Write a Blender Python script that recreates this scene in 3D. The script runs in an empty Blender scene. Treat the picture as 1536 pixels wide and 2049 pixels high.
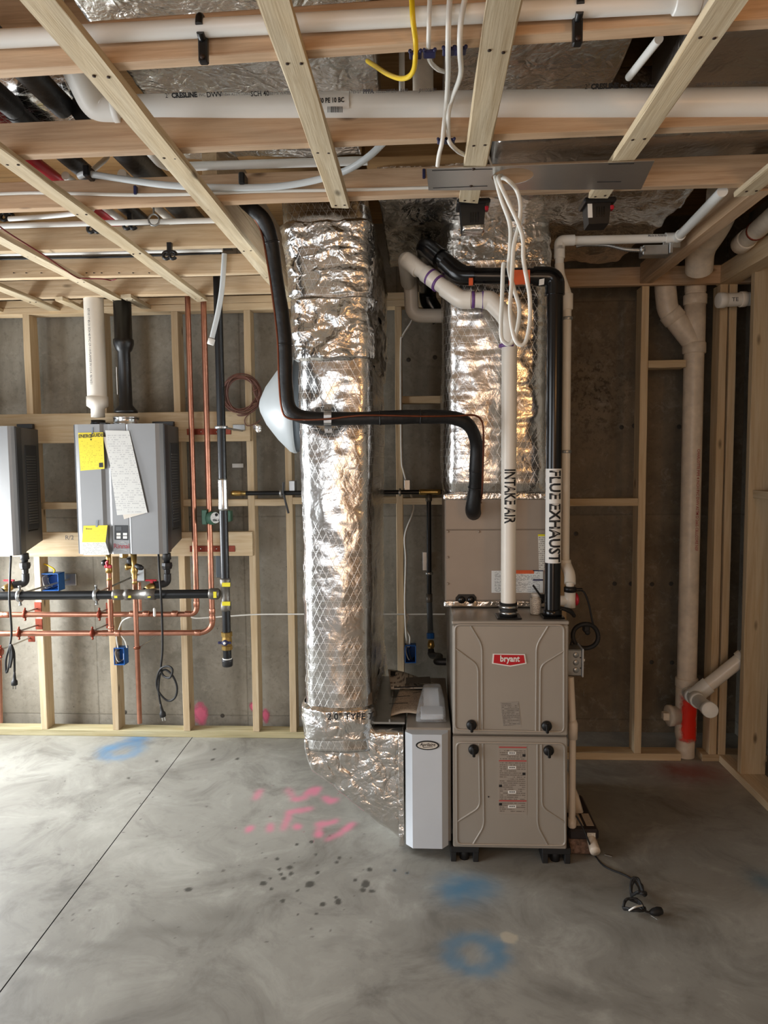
import bpy, bmesh, math, random
from mathutils import Vector, Matrix, noise
random.seed(7)
C = bpy.context.scene.collection
V = Vector
# ------------------------------------------------------------------ camera
F = 1420.0; CXP = 768.0; CYP = 1024.5; EYE = V((0, 0, 1.6))
yaw = math.radians(3.1); rho = 0.0095; pit = math.atan((1024.5 - 920) / F)
f0 = V((-math.sin(yaw), math.cos(yaw), 0)); r0 = V((math.cos(yaw), math.sin(yaw), 0)); u0 = V((0, 0, 1))
fw = f0 * math.cos(pit) - u0 * math.sin(pit); u1 = u0 * math.cos(pit) + f0 * math.sin(pit)
rt = r0 * math.cos(rho) - u1 * math.sin(rho); up = u1 * math.cos(rho) + r0 * math.sin(rho)
cam_d = bpy.data.cameras.new('camera'); cam = bpy.data.objects.new('camera', cam_d); C.objects.link(cam)
cam_d.sensor_fit = 'VERTICAL'; cam_d.sensor_height = 36; cam_d.lens = F / 2049 * 36; cam_d.clip_start = 0.02
cam.matrix_world = Matrix.Translation(EYE) @ Matrix((rt, up, -fw)).transposed().to_4x4()
sc = bpy.context.scene; sc.camera = cam
sc.view_settings.view_transform = 'Standard'; sc.view_settings.look = 'None'
sc.view_settings.gamma = 1.0; sc.view_settings.use_curve_mapping = False
sc.view_settings.exposure = 0.2
# ------------------------------------------------------------------ daylight and lamps
w = bpy.data.worlds.new('world'); sc.world = w; w.use_nodes = True
bg = w.node_tree.nodes['Background']; bg.inputs[0].default_value = (0.80, 0.90, 1.0, 1); bg.inputs[1].default_value = 1.0
def area(name, loc, target, sx, sy, power, col):
    l = bpy.data.lights.new(name, 'AREA'); l.shape = 'RECTANGLE'; l.size = sx; l.size_y = sy; l.energy = power; l.color = col
    o = bpy.data.objects.new(name, l); C.objects.link(o); o.location = loc
    o.rotation_euler = (V(target) - V(loc)).to_track_quat('-Z', 'Z').to_euler(); return o
area('daylight_patio_door', (-2.93, 3.42, 1.10), (0.5, 3.0, 0.7), 0.80, 1.95, 172, (0.93, 0.97, 1.0))
area('daylight_large_opening', (-2.95, 1.05, 1.25), (1.5, 1.4, 0.9), 2.3, 1.9, 52, (0.94, 0.97, 1.0))
area('daylight_rear_window', (-1.6, -2.95, 1.45), (-0.9, 3, 1.2), 1.6, 1.3, 20, (0.95, 0.97, 1.0))
area('added_warm_area', (-0.10, -2.93, 1.15), (0.2, 3, 1.2), 0.78, 1.9, 15, (1.0, 0.56, 0.24))  # unseen warm panel behind the camera, added for gold reflections on the foil
lb = bpy.data.lights.new('added_warm_lamp', 'POINT'); lb.energy = 18; lb.color = (1.0, 0.52, 0.20); lb.shadow_soft_size = 0.10  # unseen lamp, added to warm the right side and gild the foil
lo = bpy.data.objects.new('added_warm_lamp', lb); C.objects.link(lo); lo.location = (1.25, -0.3, 2.15)
# ------------------------------------------------------------------ pixel helpers (1536 x 2049 frame)
def ray(px, py): return fw + rt * ((px - CXP) / F) + up * ((CYP - py) / F)
def P(px, py, Y):
    d = ray(px, py); return EYE + d * (Y / d.y)
def PZ(px, py, Z):
    d = ray(px, py); return EYE + d * ((Z - 1.6) / d.z)
def PX(px, py, X):
    d = ray(px, py); return EYE + d * (X / d.x)
def rad(wpx, p): return wpx * (V(p) - EYE).dot(fw) / F
# ------------------------------------------------------------------ materials
def lin(c): return tuple(((x / 255) / 12.92 if x / 255 <= .04045 else ((x / 255 + .055) / 1.055) ** 2.4) for x in c) + (1,)
class N:
    def __init__(s, name):
        s.m = bpy.data.materials.new(name); s.m.use_nodes = True; s.t = s.m.node_tree; s.b = s.t.nodes['Principled BSDF']
    def n(s, typ, **k):
        o = s.t.nodes.new(typ)
        for a, v in k.items():
            if a.startswith('i_'): o.inputs[int(a[2:]) if a[2:].isdigit() else a[2:]].default_value = v
            else: setattr(o, a, v)
        return o
    def l(s, a, b): s.t.links.new(a, b)
    def math(s, op, a, b=None, c=None):
        o = s.t.nodes.new('ShaderNodeMath'); o.operation = op
        for i, x in enumerate((a, b, c)):
            if x is None: continue
            if isinstance(x, (int, float)): o.inputs[i].default_value = x
            else: s.l(x, o.inputs[i])
        return o.outputs[0]
    def mix(s, fac, a, b, typ='MIX'):
        o = s.t.nodes.new('ShaderNodeMix'); o.data_type = 'RGBA'; o.blend_type = typ
        for i, x in ((0, fac), (6, a), (7, b)):
            if isinstance(x, (int, float)): o.inputs[i].default_value = x
            elif isinstance(x, tuple): o.inputs[i].default_value = x
            else: s.l(x, o.inputs[i])
        return o.outputs[2]
    def ramp(s, x, p0, p1):
        o = s.t.nodes.new('ShaderNodeMapRange'); o.inputs[1].default_value = p0; o.inputs[2].default_value = p1
        s.l(x, o.inputs[0]); return o.outputs[0]
    def noise(s, vec, scale, detail=3, rough=.5, dist=0):
        o = s.n('ShaderNodeTexNoise'); o.inputs['Scale'].default_value = scale; o.inputs['Detail'].default_value = detail
        o.inputs['Roughness'].default_value = rough; o.inputs['Distortion'].default_value = dist
        if vec is not None: s.l(vec, o.inputs['Vector'])
        return o.outputs['Fac']
    def mapping(s, vec, scale=(1, 1, 1), loc=None):
        o = s.n('ShaderNodeMapping'); o.inputs['Scale'].default_value = scale; s.l(vec, o.inputs['Vector'])
        if loc is not None: s.l(loc, o.inputs['Location'])
        return o.outputs[0]
    def coord(s, which='Object'): return s.n('ShaderNodeTexCoord').outputs[which]
    def bump(s, h, strength=.2, dist=.01, normal=None):
        o = s.n('ShaderNodeBump'); o.inputs['Strength'].default_value = strength; o.inputs['Distance'].default_value = dist
        s.l(h, o.inputs['Height'])
        if normal is not None: s.l(normal, o.inputs['Normal'])
        s.l(o.outputs[0], s.b.inputs['Normal']); return o.outputs[0]
    def set(s, rough=.5, metal=0., col=None, spec=None):
        s.b.inputs['Roughness'].default_value = rough; s.b.inputs['Metallic'].default_value = metal
        if col is not None:
            if isinstance(col, tuple): s.b.inputs['Base Color'].default_value = col
            else: s.l(col, s.b.inputs['Base Color'])
        if spec is not None: s.b.inputs['Specular IOR Level'].default_value = spec
M = {}
def plain(name, rgb, rough=.5, metal=0., var=.12, vs=6., bump=0., bs=60., spec=None):
    k = N(name); c = lin(rgb); co = k.coord()
    if var: 
        f = k.ramp(k.noise(co, vs, 4, .6), .3, .7)
        col = k.mix(f, tuple(x * (1 - var) for x in c[:3]) + (1,), tuple(min(1, x * (1 + var)) for x in c[:3]) + (1,))
    else: col = c
    k.set(rough, metal, col, spec)
    if bump: k.bump(k.noise(co, bs, 4), bump, .004)
    M[name] = k.m; return k.m
def wood(name, rgb, dark, knots=.9, grain=1.):
    k = N(name); oi = k.n('ShaderNodeObjectInfo'); rv = k.math('MULTIPLY', oi.outputs['Random'], 37.)
    cb = k.n('ShaderNodeCombineXYZ'); [k.l(rv, cb.inputs[i]) for i in range(3)]
    co = k.coord(); m = k.mapping(co, (1.3, 22, 22), cb.outputs[0])
    g1 = k.noise(m, 2.2, 5, .6, .6)
    m2 = k.mapping(co, (.7, 5, 5), cb.outputs[0]); g2 = k.noise(m2, 1.6, 3, .5, 1.2)
    fine = k.noise(k.mapping(co, (6, 160, 160), cb.outputs[0]), 1.5, 2)
    a, b = lin(rgb), lin(dark)
    col = k.mix(k.math('MULTIPLY', k.ramp(g1, .38, .68), .75 * grain), a, b)
    warm = tuple(x * y for x, y in zip(a[:3], (1.0, .91, .78))) + (1,)
    col = k.mix(k.math('MULTIPLY', k.ramp(g2, .45, .7), .55), col, warm)
    col = k.mix(k.math('MULTIPLY', k.ramp(fine, .5, .75), .22), col, b)
    vor = k.n('ShaderNodeTexVoronoi'); vor.inputs['Scale'].default_value = 2.6; k.l(k.mapping(co, (1.1, 3.0, 3.0), cb.outputs[0]), vor.inputs['Vector'])
    kn = k.math('MULTIPLY', k.math('SUBTRACT', 1., k.ramp(vor.outputs['Distance'], .035, .10)), knots)
    col = k.mix(kn, col, tuple(x * .32 for x in b[:3]) + (1,))
    tone = k.math('ADD', k.math('MULTIPLY', oi.outputs['Random'], .30), .82)
    hs = k.n('ShaderNodeHueSaturation'); k.l(tone, hs.inputs['Value']); k.l(col, hs.inputs['Color'])
    k.set(.72, 0, hs.outputs[0], .25); k.bump(k.math('ADD', fine, g1), .22, .003)
    M[name] = k.m; return k.m
wood('stud_wood', (212, 192, 160), (184, 156, 118))
wood('furring_wood', (216, 201, 172), (180, 160, 128), .8, 1.2)
wood('joist_wood', (206, 178, 148), (164, 132, 104), .9)
wood('joist_pale', (220, 198, 166), (184, 154, 118), .9)
wood('treated_wood', (204, 194, 158), (164, 152, 108), .6)
wood('osb_wood', (158, 124, 82), (112, 82, 48), .6)
def concrete_wall():
    k = N('concrete_wall'); co = k.coord(); c0 = lin((132, 128, 118))
    n1 = k.noise(co, 1.1, 5, .6); n2 = k.noise(co, 7, 6, .65); n3 = k.noise(k.mapping(co, (3.5, 3.5, .5)), 1.6, 4, .6)
    col = k.mix(k.ramp(n1, .35, .65), lin((118, 113, 102)), lin((158, 152, 140)))
    col = k.mix(k.math('MULTIPLY', k.ramp(n3, .48, .70), .55), col, lin((92, 86, 75)))
    col = k.mix(k.math('MULTIPLY', k.ramp(k.noise(co, 3.2, 6, .7, .6), .5, .68), .5), col, lin((168, 162, 150)))
    col = k.mix(k.math('MULTIPLY', k.ramp(n2, .56, .75), .3), col, lin((160, 155, 144)))
    vor = k.n('ShaderNodeTexVoronoi'); vor.inputs['Scale'].default_value = 16; k.l(co, vor.inputs['Vector'])
    pit_ = k.math('MULTIPLY', k.math('SUBTRACT', 1., k.ramp(vor.outputs['Distance'], .03, .09)), k.ramp(n2, .5, .56))
    col = k.mix(k.math('MULTIPLY', pit_, .7), col, lin((62, 58, 52)))
    # tan tint right of the furnace: partly stain, partly warm shade put into colour
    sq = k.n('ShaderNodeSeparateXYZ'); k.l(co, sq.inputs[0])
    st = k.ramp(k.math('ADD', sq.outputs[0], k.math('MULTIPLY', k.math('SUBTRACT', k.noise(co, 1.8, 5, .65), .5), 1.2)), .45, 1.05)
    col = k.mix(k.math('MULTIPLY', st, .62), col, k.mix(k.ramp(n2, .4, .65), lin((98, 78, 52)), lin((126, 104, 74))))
    # form-panel joints (thin dark lines in the cast face)
    sx = k.n('ShaderNodeSeparateXYZ'); k.l(co, sx.inputs[0])
    jx = k.math('ABSOLUTE', k.math('SUBTRACT', k.math('FRACT', k.math('DIVIDE', k.math('ADD', sx.outputs[0], 20 + 1.19), .914)), .5))
    jz = k.math('ABSOLUTE', k.math('SUBTRACT', k.math('FRACT', k.math('DIVIDE', k.math('ADD', sx.outputs[2], 20 - .62 + .6), 1.2)), .5))
    ln = k.math('SUBTRACT', 1., k.math('MINIMUM', k.ramp(jx, .002, .006), k.ramp(jz, .0015, .005)))
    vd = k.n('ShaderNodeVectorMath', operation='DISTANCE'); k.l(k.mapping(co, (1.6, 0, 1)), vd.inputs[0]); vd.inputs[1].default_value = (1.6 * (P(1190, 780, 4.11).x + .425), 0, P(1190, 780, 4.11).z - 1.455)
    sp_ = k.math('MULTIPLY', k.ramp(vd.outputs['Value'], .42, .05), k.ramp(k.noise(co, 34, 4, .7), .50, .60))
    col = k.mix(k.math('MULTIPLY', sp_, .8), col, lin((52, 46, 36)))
    col = k.mix(k.math('MULTIPLY', ln, .28), col, lin((70, 66, 58)))
    col = k.mix(k.math('MULTIPLY', k.ramp(k.noise(co, 38, 5, .7), .52, .72), .38), col, lin((84, 79, 70)))
    col = k.mix(k.math('MULTIPLY', k.ramp(k.noise(co, 15, 6, .72, .5), .55, .72), .40), col, lin((176, 170, 158)))
    k.set(.88, 0, col, .3); k.bump(k.math('SUBTRACT', n2, k.math('MULTIPLY', ln, .6)), .35, .008); M['concrete_wall'] = k.m
concrete_wall()
def floor_mat():
    k = N('floor_concrete'); co = k.coord(); at = k.n('ShaderNodeVertexColor', layer_name='paint')
    n1 = k.noise(co, .9, 6, .62, .4); n2 = k.noise(co, 3.4, 8, .68, .8); n3 = k.noise(co, 22, 5, .6)
    col = k.mix(k.ramp(n1, .34, .66), lin((134, 131, 123)), lin((166, 164, 155)))
    col = k.mix(k.math('MULTIPLY', k.ramp(n2, .50, .68), .70), col, lin((106, 102, 95)))
    col = k.mix(k.math('MULTIPLY', k.ramp(n2, .46, .30), .55), col, lin((188, 187, 178)))
    col = k.mix(k.math('MULTIPLY', k.ramp(n3, .55, .8), .18), col, lin((100, 96, 88)))
    sp = k.n('ShaderNodeSeparateColor'); 
    col = k.mix(at.outputs['Alpha'], col, at.outputs['Color'])
    r = k.math('ADD', .34, k.math('MULTIPLY', n2, .32)); k.set(.5, 0, col, .42); k.l(r, k.b.inputs['Roughness'])
    k.bump(k.math('ADD', n2, k.math('MULTIPLY', n3, .25)), .10, .006); M['floor_concrete'] = k.m
floor_mat()
def foil(name, base=.80, rough=.2, scrim=1., crinkle=1., tint=(1, .985, .96)):
    k = N(name); uv = k.coord('UV'); ob = k.coord()
    s = k.n('ShaderNodeSeparateXYZ'); k.l(uv, s.inputs[0]); u, v = s.outputs[0], s.outputs[1]
    wv = k.math('MULTIPLY', k.math('SUBTRACT', k.noise(ob, 9, 2), .5), .012)
    def line(a, b, pitch, wd):
        x = k.math('ADD', k.math('ADD', k.math('MULTIPLY', u, a), k.math('MULTIPLY', v, b)), wv)
        d = k.math('ABSOLUTE', k.math('SUBTRACT', k.math('FRACT', k.math('DIVIDE', x, pitch)), .5))
        return k.math('SUBTRACT', 1., k.ramp(d, wd * .4, wd))
    ln = k.math('MAXIMUM', k.math('MAXIMUM', line(.90, .43, .0245, .036), line(.90, -.43, .0245, .036)), k.math('MULTIPLY', line(0, 1, .0285, .026), .4))
    patch = k.ramp(k.noise(ob, 4.2, 2), .36, .46)
    ln = k.math('MULTIPLY', k.math('MULTIPLY', ln, scrim), patch)
    c1 = k.noise(ob, 14, 6, .66, 1.6); vor = k.n('ShaderNodeTexVoronoi'); vor.feature = 'DISTANCE_TO_EDGE'; vor.inputs['Scale'].default_value = 19
    k.l(k.n('ShaderNodeTexNoise').outputs['Color'], vor.inputs['Vector'])
    dn = k.n('ShaderNodeTexNoise'); dn.inputs['Scale'].default_value = 7; k.l(ob, dn.inputs['Vector'])
    mx = k.n('ShaderNodeVectorMath', operation='MULTIPLY_ADD'); k.l(dn.outputs['Color'], mx.inputs[0]); mx.inputs[1].default_value = (.16, .16, .16); k.l(ob, mx.inputs[2])
    k.l(mx.outputs[0], vor.inputs['Vector'])
    ed = k.ramp(vor.outputs['Distance'], 0, .22)
    fine = k.noise(ob, 55, 4, .6, .8)
    rd1 = k.math('ABSOLUTE', k.math('SUBTRACT', k.noise(ob, 9, 3, .55, .9), .5)); rd2 = k.math('ABSOLUTE', k.math('SUBTRACT', k.noise(ob, 24, 3, .55, .6), .5))
    c1 = k.math('ADD', k.math('MULTIPLY', c1, .5), k.math('ADD', k.math('MULTIPLY', rd1, 2.6), k.math('MULTIPLY', rd2, 1.1)))
    h = k.math('ADD', k.math('ADD', k.math('MULTIPLY', c1, 1.2), k.math('MULTIPLY', ed, .35)), k.math('MULTIPLY', fine, .12))
    n = k.bump(k.math('MULTIPLY', h, crinkle), .62, .016)
    k.bump(ln, .22, .0012, n)
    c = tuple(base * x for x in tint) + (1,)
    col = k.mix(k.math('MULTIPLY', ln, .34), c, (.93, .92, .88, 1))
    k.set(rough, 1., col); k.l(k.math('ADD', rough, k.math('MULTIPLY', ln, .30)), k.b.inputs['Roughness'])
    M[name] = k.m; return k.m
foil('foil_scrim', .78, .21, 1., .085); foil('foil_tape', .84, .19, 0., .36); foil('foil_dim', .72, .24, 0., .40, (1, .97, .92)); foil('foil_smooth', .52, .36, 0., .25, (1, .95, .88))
def fineprint(name, paper, ink, rows, cols, dens=.48, axis=('x', 'z'), vmax=.95):
    """paper with rows of illegible fine print"""
    k = N(name); g = k.coord('Generated'); s = k.n('ShaderNodeSeparateXYZ'); k.l(g, s.inputs[0])
    u = s.outputs['xyz'.index(axis[0])]; v = s.outputs['xyz'.index(axis[1])]
    vr = k.math('MULTIPLY', v, rows); fr = k.math('FRACT', vr); fl = k.math('FLOOR', vr)
    row = k.math('MULTIPLY', k.math('GREATER_THAN', fr, .32), k.math('LESS_THAN', fr, .78))
    cb = k.n('ShaderNodeCombineXYZ'); k.l(k.math('MULTIPLY', u, cols), cb.inputs[0]); k.l(k.math('MULTIPLY', fl, 7.31), cb.inputs[1])
    t = k.math('GREATER_THAN', k.noise(cb.outputs[0], 1., 2, .7), dens)
    cb2 = k.n('ShaderNodeCombineXYZ'); k.l(k.math('MULTIPLY', u, 2.2), cb2.inputs[0]); k.l(k.math('MULTIPLY', fl, 3.7), cb2.inputs[1])
    t2 = k.math('GREATER_THAN', k.noise(cb2.outputs[0], 1., 1), .40)
    mar = k.math('MULTIPLY', k.math('GREATER_THAN', u, .06), k.math('LESS_THAN', u, .94))
    mar = k.math('MULTIPLY', mar, k.math('MULTIPLY', k.math('GREATER_THAN', v, .03), k.math('LESS_THAN', v, vmax)))
    m = k.math('MULTIPLY', k.math('MULTIPLY', row, t), k.math('MULTIPLY', t2, mar))
    col = k.mix(k.math('MULTIPLY', m, .8), lin(paper), lin(ink))
    k.set(.6, 0, col, .3); M[name] = k.m; return k.m
fineprint('print_white', (226, 226, 222), (90, 90, 92), 26, 26)
fineprint('print_sheet', (210, 210, 206), (176, 176, 176), 40, 18, .5)
fineprint('print_yellow', (232, 212, 66), (170, 150, 50), 24, 26, .56, ('x', 'z'), .80)
fineprint('print_grey', (150, 142, 132), (92, 84, 78), 15, 30, .45)
fineprint('print_warn', (158, 148, 136), (96, 84, 76), 34, 28, .44)
fineprint('print_cream', (224, 218, 206), (110, 100, 90), 18, 18)
plain('heater_silver', (130, 130, 130), .42, .4, .05, 3); plain('heater_dark', (70, 71, 73), .45, .35, .05); plain('heater_side', (96, 95, 93), .5, .3, .05)
plain('furnace_paint', (166, 158, 147), .36, .25, .04, 2.5); plain('furnace_dark', (96, 90, 82), .42, .3, .04); plain('coil_paint', (158, 144, 130), .42, .15, .05)
plain('white_paint', (206, 212, 218), .4, 0, .03); plain('galv', (170, 172, 172), .34, .85, .12, 14); plain('steel', (190, 190, 188), .24, .95, .06)
plain('brushed_plate', (214, 212, 208), .36, .95, .08, 3)
plain('black_plastic', (20, 20, 21), .38, 0, .15); plain('black_gloss', (14, 14, 15), .2, 0, .1); plain('black_foam', (17, 17, 18), .5, 0, .25, 30, .5, 50)
plain('black_iron', (24, 25, 27), .33, .3, .2, 20); plain('grey_iron', (108, 104, 98), .42, .6, .2, 30, .2, 90); plain('dark_iron', (52, 52, 53), .45, .5, .2, 30, .2, 80)
plain('black_rubber', (26, 26, 27), .6, 0, .1); plain('pvc', (238, 232, 220), .32, 0, .04, 5); plain('pvc_white', (240, 240, 235), .34, 0, .03, 5)
plain('pvc_cream', (214, 200, 182), .34, 0, .05, 5); plain('pvc_dirty', (230, 218, 200), .38, 0, .14, 18); plain('purple', (112, 74, 140), .45, 0, .2, 30)
plain('cable_white', (226, 224, 216), .4, 0, .03); plain('cable_yellow', (226, 190, 24), .4, 0, .05); plain('pex_clear', (206, 212, 214), .28, 0, .04)
plain('copper', (182, 128, 106), .30, .9, .14, 22); plain('copper_dark', (122, 74, 56), .36, .9, .2, 20); plain('copper_strap', (134, 62, 44), .45, .6, .2, 25)
plain('brass', (178, 148, 88), .3, .9, .15, 30); plain('red_plastic', (172, 26, 44), .4, 0, .1); plain('blue_plastic', (24, 92, 168), .42, 0, .12); plain('navy', (30, 32, 74), .4, 0, .1)
plain('green_iron', (62, 100, 82), .45, .1, .12); plain('yellow_tag', (230, 216, 40), .5, 0, .05); plain('white_label', (232, 230, 224), .5, 0, .02); plain('ink', (22, 22, 24), .6, 0, 0)
plain('badge_red', (190, 22, 36), .35, 0, .02); plain('logo_red', (150, 24, 40), .4, 0, 0); plain('ink_grey', (92, 92, 96), .6, 0, 0); plain('ink_red', (176, 70, 66), .6, 0, 0)
plain('paint_orange', (250, 44, 14), .6, 0, .15, 12); plain('card_orange', (214, 92, 46), .55, 0, .15, 20); plain('wire_brown', (112, 74, 62), .45, 0, .15); plain('wire_red', (112, 20, 24), .4, 0, .1)
plain('stone_panel', (150, 140, 128), .5, 0, .1); plain('pump_black', (42, 36, 38), .5, 0, .2, 25); plain('pump_speckle', (120, 96, 82), .6, 0, .6, 70); plain('paper', (214, 206, 194), .6, 0, .04)
plain('kraft', (178, 158, 132), .65, 0, .08); plain('concrete_blue', (118, 124, 126), .8, 0, .12); plain('concrete_chip', (70, 66, 60), .9, 0, .3)
plain('tape_grey', (120, 128, 136), .5, 0, .05); plain('nail', (60, 46, 38), .5, .5, 0); plain('dome_white', (172, 178, 180), .38, 0, .03); plain('dome_grey', (84, 92, 98), .5, 0, .05)
kk = N('plastic_bag'); kk.set(.25, 0, (.92, .94, .95, 1)); kk.b.inputs['Transmission Weight'].default_value = .75; kk.b.inputs['IOR'].default_value = 1.15
kk.bump(kk.noise(kk.coord(), 40, 4, .6, 1.), .6, .01); M['plastic_bag'] = kk.m
# ------------------------------------------------------------------ mesh building
class MB:
    def __init__(s): s.v = []; s.f = []; s.sm = []; s.uv = {}
    def add(s, vs, fs, smooth=False):
        o = len(s.v); s.v += [V(x) for x in vs]; s.f += [tuple(i + o for i in f) for f in fs]; s.sm += [smooth] * len(fs); return s
    def box(s, lo, hi, ch=0.0, mat=None):
        x0, y0, z0 = lo; x1, y1, z1 = hi
        c = min(ch, abs(x1 - x0) * .45, abs(y1 - y0) * .45, abs(z1 - z0) * .45)
        if c <= 0:
            vs = [(x, y, z) for x in (x0, x1) for y in (y0, y1) for z in (z0, z1)]
            fs = [(0, 1, 3, 2), (4, 6, 7, 5), (0, 4, 5, 1), (2, 3, 7, 6), (0, 2, 6, 4), (1, 5, 7, 3)]
        else:
            vs = []; ix = {}
            for i, x in ((0, x0), (1, x1)):
                for j, y in ((0, y0), (1, y1)):
                    for k, z in ((0, z0), (1, z1)):
                        sx, sy, sz = (c, -c)[i], (c, -c)[j], (c, -c)[k]
                        ix[i, j, k] = len(vs); vs += [(x, y + sy, z + sz), (x + sx, y, z + sz), (x + sx, y + sy, z)]
            fs = []
            for i in (0, 1): fs.append([ix[i, a, b] for a, b in ((0, 0), (0, 1), (1, 1), (1, 0))])
            for j in (0, 1): fs.append([ix[a, j, b] + 1 for a, b in ((0, 0), (1, 0), (1, 1), (0, 1))])
            for k in (0, 1): fs.append([ix[a, b, k] + 2 for a, b in ((0, 0), (0, 1), (1, 1), (1, 0))])
            for j in (0, 1):
                for k in (0, 1): fs.append([ix[0, j, k] + 1, ix[1, j, k] + 1, ix[1, j, k] + 2, ix[0, j, k] + 2])
            for i in (0, 1):
                for k in (0, 1): fs.append([ix[i, 0, k], ix[i, 1, k], ix[i, 1, k] + 2, ix[i, 0, k] + 2])
            for i in (0, 1):
                for j in (0, 1): fs.append([ix[i, j, 0], ix[i, j, 1], ix[i, j, 1] + 1, ix[i, j, 0] + 1])
            for i in (0, 1):
                for j in (0, 1):
                    for k in (0, 1): fs.append([ix[i, j, k], ix[i, j, k] + 1, ix[i, j, k] + 2])
        if mat is not None: vs = [mat @ V(x) for x in vs]
        return s.add(vs, fs)
    def tube(s, pts, r, seg=12, cap=True, smooth=True):
        pts = [V(p) for p in pts]; n = len(pts); rr = r if isinstance(r, (list, tuple)) else [r] * n
        tg = [(pts[min(i + 1, n - 1)] - pts[max(i - 1, 0)]).normalized() for i in range(n)]
        a = V((0, 0, 1)) if abs(tg[0].z) < .9 else V((1, 0, 0)); nx = tg[0].cross(a).normalized()
        vs = []
        for i in range(n):
            nx = (nx - tg[i] * nx.dot(tg[i])).normalized(); b = tg[i].cross(nx)
            vs += [pts[i] + (nx * math.cos(2 * math.pi * k / seg) + b * math.sin(2 * math.pi * k / seg)) * rr[i] for k in range(seg)]
        fs = [(i * seg + k, i * seg + (k + 1) % seg, (i + 1) * seg + (k + 1) % seg, (i + 1) * seg + k) for i in range(n - 1) for k in range(seg)]
        s.add(vs, fs, smooth)
        if cap:
            s.add(vs[:seg], [tuple(range(seg))[::-1]]); s.add(vs[-seg:], [tuple(range(seg))])
        return s
    def lathe(s, o, ax, prof, seg=20, smooth=True):
        """prof: (distance along axis, radius)"""
        ax = V(ax).normalized(); o = V(o); pts = []; 
        for d, r in prof: pts.append((o + ax * d, max(r, 1e-5)))
        a = V((0, 0, 1)) if abs(ax.z) < .9 else V((1, 0, 0)); nx = ax.cross(a).normalized(); b = ax.cross(nx)
        vs = [p + (nx * math.cos(2 * math.pi * k / seg) + b * math.sin(2 * math.pi * k / seg)) * r for p, r in pts for k in range(seg)]
        fs = [(i * seg + k, i * seg + (k + 1) % seg, (i + 1) * seg + (k + 1) % seg, (i + 1) * seg + k) for i in range(len(pts) - 1) for k in range(seg)]
        fs += [tuple(range(seg))[::-1], tuple(range(len(vs) - seg, len(vs)))]
        return s.add(vs, fs, smooth)
    def prism(s, poly, d):
        """poly: 3D points, d: extrusion vector"""
        n = len(poly); poly = [V(p) for p in poly]; d = V(d)
        return s.add(poly + [p + d for p in poly], [tuple(range(n)), tuple(range(2 * n - 1, n - 1, -1))] + [(i, (i + 1) % n, (i + 1) % n + n, i + n) for i in range(n)])
    def mesh(s, name, off=V((0, 0, 0))):
        me = bpy.data.meshes.new(name); me.from_pydata([tuple(v - off) for v in s.v], [], s.f)
        bm = bmesh.new(); bm.from_mesh(me); bmesh.ops.recalc_face_normals(bm, faces=bm.faces); bm.to_mesh(me); bm.free()
        return me
def fin(name, me, mat, smooth_flags=None, parent=None, loc=None):
    me.materials.append(M[mat] if isinstance(mat, str) else mat)
    if smooth_flags: me.polygons.foreach_set('use_smooth', smooth_flags)
    o = bpy.data.objects.new(name, me); C.objects.link(o)
    if parent is not None: o.parent = parent
    if loc is not None: o.location = loc
    return o
def wpos(o):
    p = V((0, 0, 0))
    while o is not None: p += o.location; o = o.parent
    return p
def part(name, mb, mat, parent, label=None):
    """a part (or sub-part) in world coordinates under its thing"""
    lo = [min(v[i] for v in mb.v) for i in range(3)]; hi = [max(v[i] for v in mb.v) for i in range(3)]
    c = V([(a + b) / 2 for a, b in zip(lo, hi)])
    o = fin(name, mb.mesh(name, c), mat, mb.sm, parent, c - wpos(parent))
    if label: o['label'] = label
    return o
def tag(o, label, cat, group=None):
    o['label'] = label; o['category'] = cat
    if group: o['group'] = group
    return o
def thing(name, loc, label, cat, group=None):
    o = bpy.data.objects.new(name, None); o.empty_display_size = .05; C.objects.link(o); o.location = loc; return tag(o, label, cat, group)
def single(name, mb, mat, label, cat, group=None):
    lo = [min(v[i] for v in mb.v) for i in range(3)]; hi = [max(v[i] for v in mb.v) for i in range(3)]
    c = V(((lo[0] + hi[0]) / 2, (lo[1] + hi[1]) / 2, lo[2]))
    return tag(fin(name, mb.mesh(name, c), mat, mb.sm, None, c), label, cat, group)
def struct(name, mb, mat, parent=None):
    lo = [min(v[i] for v in mb.v) for i in range(3)]; hi = [max(v[i] for v in mb.v) for i in range(3)]
    c = V([(a + b) / 2 for a, b in zip(lo, hi)])
    o = fin(name, mb.mesh(name, c), mat, mb.sm, parent, c - (wpos(parent) if parent else V((0, 0, 0))))
    if parent is None: o['kind'] = 'structure'
    return o
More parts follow.
